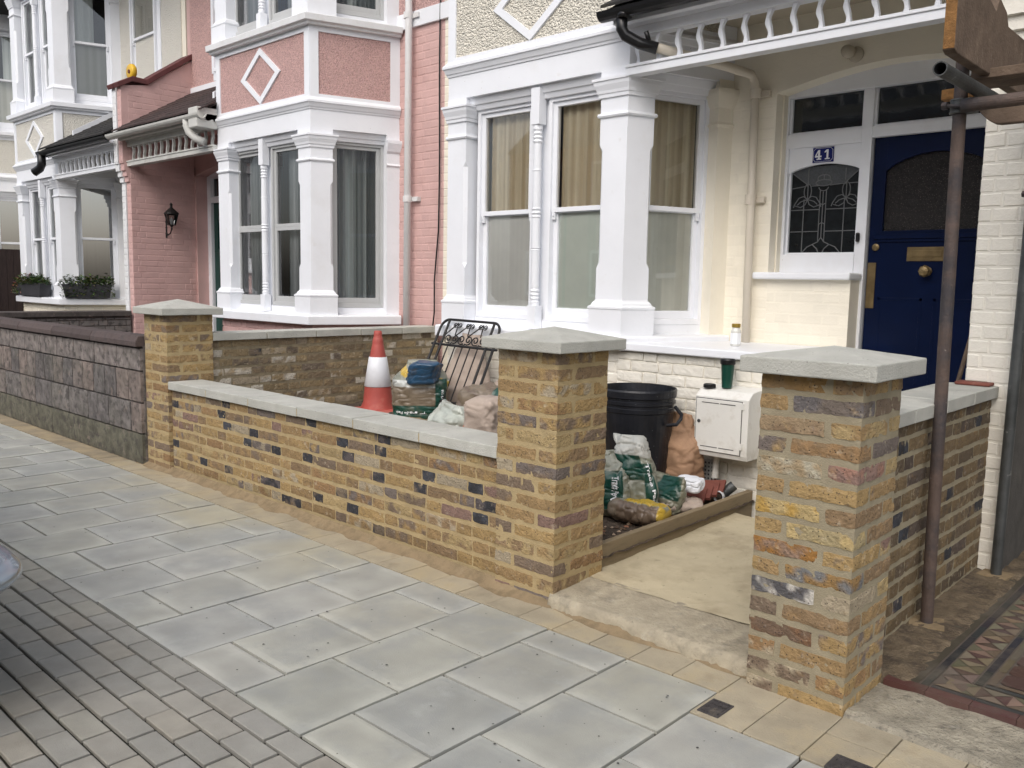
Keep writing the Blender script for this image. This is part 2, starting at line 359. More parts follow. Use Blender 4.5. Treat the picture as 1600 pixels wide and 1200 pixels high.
def flemish(mb, axis, a0, a1, f0, f1, z0, z1, seed, dark=0, cell=.016, pal=STOCK, bh=BH, cp=CP, st=.232, hd=.110, j=.008):
    """wall running along axis ('x' or 'y') from a0 to a1, faces at f0 and f1 on the other axis, top z1"""
    r = random.Random(seed); zt = z1; k = 0
    leaf = (f1-f0)/2-.006
    while zt > z0+.01:
        zb = max(zt-bh, z0-.02); p = a0-(r.uniform(.0, .02) if k % 2 else (st+hd)/2+j); i = k % 2
        while p < a1:
            head = i % 2 == 1; L = (hd if head else st)*r.uniform(.96, 1.04)
            s, e = max(p, a0), min(p+L, a1); i += 1
            if e-s > .02:
                for side in ((0,) if head else (0, 1)):
                    c1 = pick(pal, r); c2 = pick(pal, r) if r.random() < .6 else None
                    if (head and r.random() < dark) or r.random() < dark*.13: c1, c2 = DARKH, (DARKH if r.random() < .15 else r.choice([(.13, .11, .11), (.22, .17, .12), (.07, .075, .09)]))
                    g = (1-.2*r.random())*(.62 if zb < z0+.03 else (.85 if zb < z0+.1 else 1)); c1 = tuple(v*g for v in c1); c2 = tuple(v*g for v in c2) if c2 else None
                    A, B = (f0, f1) if head else ((f0, f0+leaf) if side == 0 else (f1-leaf, f1))
                    dz = r.uniform(-.003, .003)
                    q = (s, e, A, B) if axis == 'x' else (A, B, s, e)
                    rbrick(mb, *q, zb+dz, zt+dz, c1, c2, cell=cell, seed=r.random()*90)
            p += L+j
        zt -= cp; k += 1
def relief(mb, O, u, n, W, z0, z1, seed=0, proud=.005, st=.228, hd=.108, cp=.0755, j=.011, amt=.04, inside=None, mi=0):
    """painted brickwork: shallow chamfered bricks on a wall plane. O plan origin, u along, n outward"""
    r = random.Random(seed); z = z0; k = 0
    while z < z1-.02:
        zt = min(z+cp-j, z1); p = -(r.uniform(0, .02)) if k % 2 else -.17; i = k % 2
        while p < W:
            L = hd if i % 2 else st; i += 1
            s, e = max(p, 0), min(p+L, W)
            if e-s > .03 and (inside is None or inside((s+e)/2, (z+zt)/2)):
                d = proud*r.uniform(.5, 1.3); c = .004; g = 1+r.uniform(-amt, amt)
                w1 = [r.uniform(-.0025, .0025) for _ in range(4)]
                P = lambda a, b, zz: (O[0]+u[0]*a+n[0]*b, O[1]+u[1]*a+n[1]*b, zz)
                vs = [P(s, 0, z+w1[0]), P(e, 0, z+w1[1]), P(e, 0, zt+w1[2]), P(s, 0, zt+w1[3]),
                      P(s+c, d, z+c+w1[0]), P(e-c, d, z+c+w1[1]), P(e-c, d, zt-c+w1[2]), P(s+c, d, zt-c+w1[3])]
                mb.add(vs, [(0, 1, 5, 4), (1, 2, 6, 5), (2, 3, 7, 6), (3, 0, 4, 7), (4, 5, 6, 7)], tint=(g, g, g), mi=mi)
            p += L+j
        z += cp; k += 1

# ---------------------------------------------------------------- text
def text_pts(s, size=1.0, bold=0.0, ext=0.0):
    cu = bpy.data.curves.new('lettering', 'FONT'); cu.body = s; cu.size = size; cu.align_x = 'CENTER'; cu.align_y = 'CENTER'
    cu.offset = bold; cu.resolution_u = 3
    o = bpy.data.objects.new('lettering', cu); col.objects.link(o)
    dg = bpy.context.evaluated_depsgraph_get(); me = bpy.data.meshes.new_from_object(o.evaluated_get(dg))
    vs = [v.co.copy() for v in me.vertices]; fs = [tuple(p.vertices) for p in me.polygons]
    bpy.data.objects.remove(o); bpy.data.meshes.remove(me); return vs, fs

# =================================================================== GROUND
X0S, PS = -1.5065, .4183
def ground():
    mb = MB(); mb.add([(-80, -40, -.06), (60, -40, -.06), (60, 60, -.06), (-80, 60, -.06)], [(0, 1, 2, 3)])
    tag(mb.build('road', mt['asphalt'], recalc=False), kind='structure')
    mb = MB(); mb.box(-24, 6, -1.2, 3.35, -.05, -.016)
    tag(mb.build('paving_bed', mt['joint']), kind='structure')
    # square slabs
    r = random.Random(5); mb = MB(); g = .006
    k = -19
    def slab(x0, x1, y0, y1):
        n = 14; x0 += g*r.uniform(.8, 1.3); x1 -= g*r.uniform(.8, 1.3); y0 += g*r.uniform(.7, 1.2); y1 -= g*r.uniform(.7, 1.2)
        if y1-y0 < .03: return
        base = r.choice(GREYS); warm = r.random()
        base = tuple(b*q for b, q in zip(base, (1.0+.03*warm, 1.0+.015*warm, 1-.05*warm))); dz = r.uniform(-.0015, .0015)
        tx, ty = r.uniform(-.004, .004), r.uniform(-.004, .004)
        sd = r.random()*80; vs = []; ts = []; fs = []
        for i in range(n+1):
            for j in range(n+1):
                u, v = i/n, j/n; x = x0+(x1-x0)*u; y = y0+(y1-y0)*v
                e = min(x-x0, x1-x, y-y0, y1-y); e = e+.02*n1((x, y, 0), 9, sd)
                f = .95+.22*max(0, 1-e/.06)+.13*n1((x, y, 0), 5, sd+3)+.07*n1((x, y, 0), 14, sd+1)
                # buff dust trodden near the new wall
                near = max(0, (y-2.15)/.63)*max(0, min(1, (x+7.0)/1.5))*(.55+1.3*n1((x, y, 1), 2.1, 9))
                near = min(.7, max(0, near))*min(1, max(.25, (-2.4-x)/1.2))
                c = tuple(b*f for b in base); d = (1.17, 1.06, .82)
                ts.append(tuple(c[q]*(1-near)+d[q]*near for q in range(3)))
                vs.append((x, y, dz+tx*(u-.5)+ty*(v-.5)-(.003 if i in (0, n) or j in (0, n) else 0)))
        for i in range(n):
            for j in range(n):
                a = i*(n+1)+j; fs.append((a, a+n+1, a+n+2, a+1))
        b = len(vs)
        cor = [0, n*(n+1), n*(n+1)+n, n]
        for c_ in cor: vs.append((vs[c_][0], vs[c_][1], -.03)); ts.append(ts[c_])
        for q in range(4): fs.append((cor[q], cor[(q+1) % 4], b+(q+1) % 4, b+q))
        mb.add(vs, fs, tint=ts)
    for k in range(-4, 44):
        x1 = X0S-PS*(k-1); x0 = X0S-PS*k      # row k spans x0..x1
        yt = 2.785 if k >= 1 else 2.575
        js = [1.515]+([1.73, 2.155, 2.59] if k % 2 == 0 else [1.94, 2.375])
        js = [y for y in js if y < yt-.05]+[yt]
        if k == 2: pass
        for a, b in zip(js, js[1:]): slab(x0, x1, a, b)
    for q in range(90):          # trodden-in chewing gum spots and stains
        px, py, rr_ = r.uniform(-6.5, -1.1), r.uniform(1.55, 2.75), r.uniform(.0025, .0055)
        mb.add([(px+rr_*r.uniform(.7, 1.3)*math.cos(k*PI/4), py+rr_*r.uniform(.7, 1.2)*math.sin(k*PI/4), .0052) for k in range(8)], [tuple(range(8))], tint=(.12, .11, .11))
    tag(mb.build('pavement', mt['slab']), kind='structure')
    # block paving towards the road: stretcher bond
    mb = MB(); P, Q = .2085, .1035; r = random.Random(8)
    for j in range(26):
        y1 = 1.513-Q*j; y0 = y1-Q
        off = (.0 if j % 2 == 0 else P/2)
        for i in range(-14, 72 if j < 14 else 30):
            x1 = -1.352-P*i+off*1; x0 = x1-P; gg = r.uniform(.005, .0072)
            if x1 > 1.4 and j > 4: continue
            t = r.choice([(1, 1, 1), (1.04, 1.02, 1.0), (.95, .95, .96), (1.05, 1.01, .96), (1.01, .99, .97), (.93, .93, .93), (1.05, 1.04, 1.0)])
            dz = r.uniform(-.0025, .0015); c = .0035
            vs = [(x0+gg, y0+gg, -.03), (x1-gg, y0+gg, -.03), (x1-gg, y1-gg, -.03), (x0+gg, y1-gg, -.03),
                  (x0+gg, y0+gg, dz-.003), (x1-gg, y0+gg, dz-.003), (x1-gg, y1-gg, dz-.003), (x0+gg, y1-gg, dz-.003),
                  (x0+gg+c, y0+gg+c, dz), (x1-gg-c, y0+gg+c, dz), (x1-gg-c, y1-gg-c, dz), (x0+gg+c, y1-gg-c, dz)]
            fs = [(8, 9, 10, 11)]+[(a, (a+1) % 4, 4+(a+1) % 4, 4+a) for a in range(4)]+[(4+a, 4+(a+1) % 4, 8+(a+1) % 4, 8+a) for a in range(4)]
            mb.add(vs, fs, tint=t)
    tag(mb.build('block_paving', mt['block']), kind='structure')
    # narrow course of blocks below the wall, dusted with mortar
    mb = MB()
    for i in range(-3, 52):
        x1 = -1.10-.205*i; x0 = x1-.205; y0, y1 = (2.79, 3.02)
        if x1 < -6.9: tt = (.78, .74, .70)
        else: tt = (1, 1, 1)
        g_ = r.uniform(.92, 1.08); t = tuple(q*g_ for q in tt)
        if x0 > -1.53: y0 = 2.58 
        for (a, b) in ([(y0, y0+.205), (y0+.205, y1)] if x0 > -1.53 else [(y0, y1)]):
            mb.box(x0+.002, x1-.002, a+.002, b-.002, -.03, r.uniform(-.004, -.001), tint=t)
    o = mb.build('paver_margin', M('dusty_paver', (.35, .305, .22), .95, .15, 6, .5, 120, tint=True, dirt=[((.38, .30, .17), 3, .48, .7, .7), ((.19, .15, .1), 7, .55, .75, .5)], speck=(30, .08, (.1, .07, .05), .5)), bevel=.003)
    tag(o, kind='structure')
    # lumpy sand spilled along the foot of the wall
    mb = MB(); vs = []; fs = []; n = 240
    for i in range(n+1):
        x = -7.0+i*(5.86/n)
        wdt = .045+.05*n1((x, 0, 0), 3, 2)+.03*n1((x, 0, 0), 9, 5)
        if x > -2.5: wdt = .05+.04*n1((x, 0, 0), 5, 5)
        for j in range(7):
            v = j/6; y = 3.02-(.02+wdt)*v; 
            z = .030*(1-v)**1.8-.0105*v+.007+.0015*n1((x, y, 0), 40, 7)
            vs.append((x, y, z))
    for i in range(n):
        for j in range(6):
            a = i*7+j; fs.append((a, a+1, a+8, a+7))
    mb.add(vs, fs); tag(mb.build('mortar_spill', mt['sand'], smooth=True), 'strip of spilt buff mortar and sand along the foot of the new brick walls', 'sand', kind='stuff')
    # threshold strip and screeded path between the piers
    mb = MB(); vs = []; fs = []; nx, ny = 60, 16
    for j in range(ny+1):
        for i in range(nx+1):
            x = -2.52+1.09*i/nx; y = 2.965+.33*j/ny
            edge = .012*n1((x, 0, 0), 12, 3)+.012*n1((x, 0, 0), 40, 3)
            if j == 0: y += edge
            z = .052+.02*j/ny+.004*n1((x, y, 0), 25, 1)
            if j == 0: z = .025
            vs.append((x, y+.01, z))
    for i in range(nx+1): vs.append((vs[i][0], vs[i][1]-.006, -.01))
    for j in range(ny):
        for i in range(nx): a = j*(nx+1)+i; fs.append((a, a+1, a+nx+2, a+nx+1))
    b = (nx+1)*(ny+1)
    for i in range(nx): fs.append((b+i, b+i+1, i+1, i))
    mb.add(vs, fs); tag(mb.build('threshold', M('dusty_threshold_concrete', (.37, .325, .24), .95, .2, 10, .7, 60, dirt=[((.20, .18, .14), 9, .52, .66, .6), ((.42, .39, .32), 20, .58, .7, .5), ((.10, .09, .07), 40, .62, .7, .5)], bdist=.012), smooth=True), kind='structure')
    mb = MB(); vs = []; fs = []; nx, ny = 50, 70
    for j in range(ny+1):
        for i in range(nx+1):
            x = -2.545+1.24*i/nx; y = 3.28+1.5*j/ny; vs.append((x, y, .074+.035*j/ny+.010*n1((x, y, 0), 5, 1)+.004*n1((x, y, 0), 16, 1)))
    for j in range(ny):
        for i in range(nx): a = j*(nx+1)+i; fs.append((a, a+1, a+nx+2, a+nx+1))
    mb.add(vs, fs); tag(mb.build('garden_path', mt['path'], smooth=True), kind='structure')
    # garden ground: rough soil
    mb = MB(); vs = []; fs = []; nx, ny = 110, 60
    for j in range(ny+1):
        for i in range(nx+1):
            x = -6.42+3.9*i/nx; y = 3.2+2.7*j/ny
            z = gz(x, y)+.012*n1((x, y, 0), 14, 2)+.008*n1((x, y, 0), 40, 2)
            vs.append((x, y, z))
    for j in range(ny):
        for i in range(nx): a = j*(nx+1)+i; fs.append((a, a+1, a+nx+2, a+nx+1))
    mb.add(vs, fs); tag(mb.build('garden_soil', mt['soil'], smooth=True), kind='structure')
    # neighbour gardens to the left (plain ground)
    mb = MB(); mb.box(-26, -6.6, 3.05, 6.2, -.06, .02); tag(mb.build('front_garden_ground', mt['soil']), kind='structure')
    mb = MB(); mb.box(-26, 10, 6.3, 12, -.06, .0); tag(mb.build('house_ground', mt['soil']), kind='structure')
def gz(x, y):
    t = min(1, max(0, (-2.7-x)/2.6)); return .135+.20*t*t*(3-2*t)+.05*min(1, max(0, (y-3.6)/1.3))*(1 if x < -2.9 else .3)
ground()

def gravel():
    r = random.Random(3); mb = MB()
    for i in range(420):
        x = -2.60-r.random()**1.6*1.6; y = 3.4+r.random()*1.1; s = r.uniform(.006, .02)
        z = gz(x, y)+.004; c = r.choice([(.9, .85, .8), (.5, .42, .35), (1.3, 1.25, 1.2), (.8, .5, .4), (.35, .3, .28)])
        vs = [(x+s*a*r.uniform(.6, 1.2), y+s*b*r.uniform(.6, 1.2), z+s*c_*r.uniform(.4, .9)) for a, b, c_ in ((1, 0, 0), (-1, 0, 0), (0, 1, 0), (0, -1, 0), (0, 0, 1), (0, 0, -1))]
        mb.add(vs, [(0, 2, 4), (2, 1, 4), (1, 3, 4), (3, 0, 4), (2, 0, 5), (1, 2, 5), (3, 1, 5), (0, 3, 5)], tint=c)
    tag(mb.build('loose_rubble', mt['rubble']), 'loose gravel and brick crumbs scattered on the bare soil behind the timber edging', 'rubble', kind='stuff')
gravel()

# --------- tiled path of the next house and rough concrete before it
def tiled_path():
    x0, x1, y0, y1 = -1.085, 2.6, 3.30, 6.0; z = .03
    mb = MB(); mb.box(x0, x1, y0, y1, -.05, z-.004, tint=(.12, .10, .085))
    RED, BLK, BUF, CRM = (.072, .038, .035), (.026, .027, .031), (.115, .092, .062), (.165, .14, .105)
    def q(pts, c): mb.add([(x, y, z+(.0005*rnd.random())) for x, y in pts], [tuple(range(len(pts)))], tint=tuple(v*rnd.uniform(.85, 1.15) for v in c))
    def rect(a, b, c, d, colr): g = .0015; q([(a+g, c+g), (b-g, c+g), (b-g, d-g), (a+g, d-g)], colr)
    # front nosing in red
    x = x0
    while x < x1: 
        mb.box(x+.001, x+.149, y0-.028, y0+.024, -.02, z+.003, tint=tuple(v*rnd.uniform(.85, 1.2) for v in (.085, .036, .032))); x += .15
    # left border and front border: black line, triangle band, black line, buff line
    def band(a0, a1, b0, kind, vert):
        n = max(1, int((a1-a0)/(.105 if kind == 'tri' else .15))); st = (a1-a0)/n
        for i in range(n):
            s, e = a0+i*st, a0+(i+1)*st
            R = (lambda p, qq: (qq, p)) if vert else (lambda p, qq: (p, qq))
            if kind == 'tri':
                w_ = .105; g = .002
                m_ = (s+e)/2; f = b0+w_/2
                q([R(s+g, b0), R(e-g, b0), R(m_, f-g)], CRM if i % 2 else BUF); q([R(s+g, b0+w_), R(m_, f+g), R(e-g, b0+w_)], CRM if i % 2 else BUF)
                q([R(s, b0+g), R(m_-g, f), R(s, b0+w_-g)], RED if i % 2 else (.2, .15, .1)); q([R(e, b0+g), R(e, b0+w_-g), R(m_+g, f)], RED if i % 2 else (.2, .15, .1))
            else:
                w_ = .03; g = .0015
                pts = [R(s+g, b0+g), R(e-g, b0+g), R(e-g, b0+w_-g), R(s+g, b0+w_-g)]; q(pts, BLK if kind == 'blk' else BUF)
    rect(x0, x0+.11, y0+.03, y1, (.06, .045, .04))
    pass
    # vertical (left) border
    for off, kd in ((.115, 'blk'), (.15, 'tri'), (.262, 'blk'), (.296, 'buf')):
        band(y0+.03+(off-.115), y1, x0+off, kd, True)
    for off, kd in ((.03, 'blk'), (.064, 'tri'), (.176, 'blk'), (.21, 'buf')):
        band(x0+.12+(off), x1, y0+off, kd, False)
    fx, fy, s = x0+.33, y0+.245, .118
    i = 0
    nx, ny = int((x1-fx)/s), int((y1-fy)/s)
    for i in range(nx):
        for j in range(ny):
            cx, cy = fx+s*(i+.5), fy+s*(j+.5); h = s/2-.0012; t = .017
            # red octagon-like field with corner motifs of dark squares and cream triangles
            q([(cx-h+t, cy-h), (cx+h-t, cy-h), (cx+h, cy-h+t), (cx+h, cy+h-t), (cx+h-t, cy+h), (cx-h+t, cy+h), (cx-h, cy+h-t), (cx-h, cy-h+t)], RED)
    for i in range(1, nx):
        for j in range(1, ny):
            cx, cy = fx+s*i, fy+s*j; t = .016
            q([(cx-t, cy), (cx, cy-t), (cx+t, cy), (cx, cy+t)], (.045, .06, .055))
            if (i+j) % 2 == 0:
                for a, b in ((1, 1), (-1, -1), (1, -1), (-1, 1)):
                    q([(cx+a*.004, cy+b*.022), (cx+a*.022, cy+b*.004), (cx+a*.024, cy+b*.024)], CRM)
    tag(mb.build('tiled_path', mt['tile_red'], recalc=False), kind='structure')
    mb = MB(); vs = []; fs = []; nx_, ny_ = 22, 90      # dusty bare strip along the wall
    for j in range(ny_+1):
        for i in range(nx_+1):
            xx, yy = -1.26+.31*i/nx_, 3.27+2.3*j/ny_
            e = i/nx_; vs.append((xx, yy, .036+.010*n1((xx, yy, 0), 14, 3)+.006*n1((xx, yy, 0), 45, 3)-.035*max(0, e-.8)*5-(.05 if j == 0 else (.012 if j == 1 else 0))+.012*max(0, .3-e)))
    for j in range(ny_):
        for i in range(nx_): a = j*(nx_+1)+i; fs.append((a, a+1, a+nx_+2, a+nx_+1))
    mb.add(vs, fs); tag(mb.build('bare_ground_strip', M('damp_mortar_dust', (.15, .115, .075), .95, .3, 9, .8, 60, dirt=[((.06, .045, .033), 7, .48, .62, .8), ((.24, .19, .13), 18, .6, .7, .5)], bdist=.02), smooth=True), kind='structure')
    # rough concrete apron
    mb = MB(); vs = []; fs = []; nx, ny = 70, 20
    for j in range(ny+1):
        for i in range(nx+1):
            x = -1.10+3.4*i/nx; y = 2.93+.35*j/ny+(.03*n1((x, 0, 0), 5, 3) if j == 0 else 0)-.06*(i/nx)
            vs.append((x, y, .012+.012*n1((x, y, 0), 9, 1)+.006*n1((x, y, 0), 40, 1)-(.02 if j == 0 else 0)))
    for j in range(ny):
        for i in range(nx): a = j*(nx+1)+i; fs.append((a, a+1, a+nx+2, a+nx+1))
    mb.add(vs, fs); tag(mb.build('concrete_apron', mt['rough'], smooth=True), kind='structure')
tiled_path()

# =================================================================== GARDEN WALLS
PALE, GRY, ORG1, YEL, PNK, WHT = (.46, .42, .32), (.17, .155, .155), (.34, .21, .085), (.50, .38, .18), (.31, .20, .165), (.55, .52, .47)
t1 = pier('brick_pier', 'brick gate pier between the front wall coping and the sandy path, left of the gateway', -2.885, -2.505, 3.0, 3.38, -.01, 1.19, mt['mortar'], 11)
cap(t1, -2.945, -2.445, 2.94, 3.44, 1.19, .052, .055, 1)
t2 = pier('brick_pier', 'brick gate pier on the right of the gateway, nearest the scaffold poles', -1.475, -1.10, 2.93, 3.30, -.01, 1.195, mt['mortar_grey'], 23,
     spots=[(0, 0, (ORG1, (.30, .2, .10))), (4, 0, ((.43, .33, .2), PALE)), (4, 1, (PNK, (.36, .2, .15))), (6, 0, (YEL, (.47, .30, .08))), (7, 0, ((.44, .36, .2), YEL)),
            (8, 0, ((.36, .18, .05), (.3, .2, .14))), (10, 0, ((.12, .115, .12), WHT)), (9, 0, (ORG1, (.2, .2, .2))), (1, 0, ((.2, .165, .14), GRY)), (2, 0, ((.38, .28, .17), (.3, .21, .13))), (12, 0, ((.24, .13, .07), (.18, .12, .08)))])
cap(t2, -1.535, -1.04, 2.87, 3.36, 1.195, .06, .04, 2)
t3 = pier('brick_pier', 'brick gate pier at the far end of the new wall, against the dark block wall', -6.77, -6.39, 3.0, 3.38, -.03, 1.21, mt['mortar'], 37)
cap(t3, -6.83, -6.33, 2.94, 3.44, 1.21, .052, .065, 3)

def coped_wall(name, label, axis, a0, a1, f0, f1, z0, z1, n, seed, dark, mortar, ov=.03, cell=.016, ct=.06, pal=STOCK):
    mid = (a0+a1)/2; fm = (f0+f1)/2
    t = thing(name, label, 'garden wall', (mid, fm, z0) if axis == 'x' else (fm, mid, z0))
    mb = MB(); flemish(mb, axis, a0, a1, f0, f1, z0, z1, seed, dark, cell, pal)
    B = (a0, a1, f0+.003, f1-.003) if axis == 'x' else (f0+.003, f1-.003, a0, a1)
    mb.box(*B, z0-.04, z1, mi=1)
    mb.build('brickwork', [mt['brick'], mortar], t)
    L = (a1-a0)/n; r = random.Random(seed)
    for i in range(n):
        s, e = a0+L*i+.004, a0+L*(i+1)-.004; mb = MB(); g = r.uniform(.95, 1.06)
        q = (s, e, f0-ov, f1+ov) if axis == 'x' else (f0-ov, f1+ov, s, e)
        dz = r.uniform(-.002, .002)
        mb.box(*q, z1+dz, z1+ct+dz, tint=(g, g, g)); mb.build('coping_slab', mt['concrete'], t, bevel=.004)
    mb = MB(); q = (a0, a1, f0-ov+.003, f1+ov-.003) if axis == 'x' else (f0-ov+.006, f1+ov-.006, a0, a1)
    mb.box(*q, z1+.004, z1+ct-.012); mb.build('coping_joint', mortar, t)
    return t
coped_wall('front_garden_wall', 'low new yellow brick wall with dark headers and pale coping between two piers, beside the pavement', 'x', -6.39, -2.885, 3.03, 3.25, 0.0, .642, 6, 3, .34, mt['mortar'])
coped_wall('party_garden_wall', 'weathered brick wall with grey coping behind the traffic cone, running back to the pink house', 'y', 3.38, 5.80, -6.62, -6.42, .1, 1.0, 5, 5, .03, mt['mortar_dull'], cell=.02, pal=WEATHERED)
coped_wall('side_garden_wall', 'brick wall with grey coping behind the rusty scaffold pole, right of the blue door', 'y', 3.30, 4.985, -1.42, -1.21, 0.0, .955, 4, 7, .12, mt['mortar_grey'], cell=.02, pal=[((.20,.14,.075),8),((.15,.11,.07),6),((.24,.17,.09),4),((.12,.09,.07),3)])

def block_wall():
    t = thing('block_garden_wall', 'old dark rusticated concrete block wall with red-brown coping, left of the far brick pier', 'garden wall', (-12, 2.97, 0))
    r = random.Random(6); mb = MB(); mb.box(-17.1, -6.775, 2.99, 3.12, -.05, .95, tint=(.8, .78, .75), mi=0)
    rows = [(0.0, .24, 0), (.25, .49, 1), (.50, .745, 2), (.755, .93, 3)]
    for z0, z1, k in rows:
        W = [.46, .46, .235, .46][k]; x = -6.777
        if k == 0: W = 2.0
        while x > -17:
            x0 = x-W*(r.uniform(.9, 1.0) if k != 2 else 1)*(.45 if x == -6.777 and k == 1 else 1)
            c = r.choice([(1, 1, 1), (1.15, 1.08, 1.04), (.85, .85, .88), (1.25, 1.12, 1.06), (.75, .74, .76)]) if k else (.75, .78, .62)
            if k == 3: c = (1.3, 1.25, 1.25)
            rbrick(mb, x0+.004, x-.004, 2.962, 3.06, z0, z1, c, tuple(q*.7 for q in c), cell=.03 if x > -11 else .08, rad=.008, amp=.003, seed=r.random()*50)
            x = x0
    mb.build('blockwork', mt['blockstone'], t)
    x = -6.777; 
    while x > -17:
        mb = MB(); mb.xsec([(2.93, .945), (2.93, .985), (2.955, 1.03), (3.12, 1.03), (3.15, .985), (3.15, .945)], x-.9+.003, x-.003, tint=(.8+.3*r.random(),)*3)
        mb.build('coping_block', M('coping_red', (.095, .072, .068), .9, .3, 9, .5, 60, tint=True, dirt=[((.04, .035, .035), 9, .5, .7, .7)]) if 'coping_red' not in bpy.data.materials else bpy.data.materials['coping_red'], t, bevel=.006); x -= .9
    t = thing('dividing_garden_wall', 'dark low garden wall running back to the white house, behind the block wall', 'garden wall', (-11.7, 4.2, 0))
    mb = MB(); mb.box(-11.78, -11.56, 3.12, 4.95, 0, .97, tint=(.55, .5, .5)); relief(mb, (-11.56, 3.12), (0, 1), (1, 0), 1.83, .02, .95, 3, .008)
    mb.build('brickwork', mt['blockstone'], t)
    mb = MB(); mb.box(-11.82, -11.52, 3.12, 4.95, .97, 1.04, tint=(.45, .42, .42)); mb.build('coping_slab', mt['blockstone'], t, bevel=.01)
    # dark fence further left
    t = thing('wooden_fence', 'dark brown close-boarded fence beside the far white house', 'fence', (-17.0, 4.6, 0))
    mb = MB()
    for i in range(22): mb.box(-17.06, -17.03+.004*(i % 2), 3.3+i*.115, 3.3+i*.115+.11, .05, 1.93)
    mb.build('board_panel', mt['fence'], t)
    for y in (3.3, 4.5, 5.75):
        mb = MB(); mb.box(-17.13, -17.06, y, y+.08, 0, 1.95); mb.build('post', mt['fence'], t)
    # front fence boards facing the street beyond the white house
    t = thing('wooden_fence', 'dark brown boarding under the far left window, beyond the white bay', 'fence', (-18.4, 4.9, 0))
    mb = MB()
    for i in range(22): mb.box(-19.6+i*.115, -19.6+i*.115+.11, 4.6, 4.62+.004*(i % 2), .05, 1.72)
    mb.build('board_panel', mt['fence'], t)
    for x in (-19.6, -18.4, -17.1):
        mb = MB(); mb.box(x, x+.08, 4.62, 4.69, 0, 1.74); mb.build('post', mt['fence'], t)
block_wall()

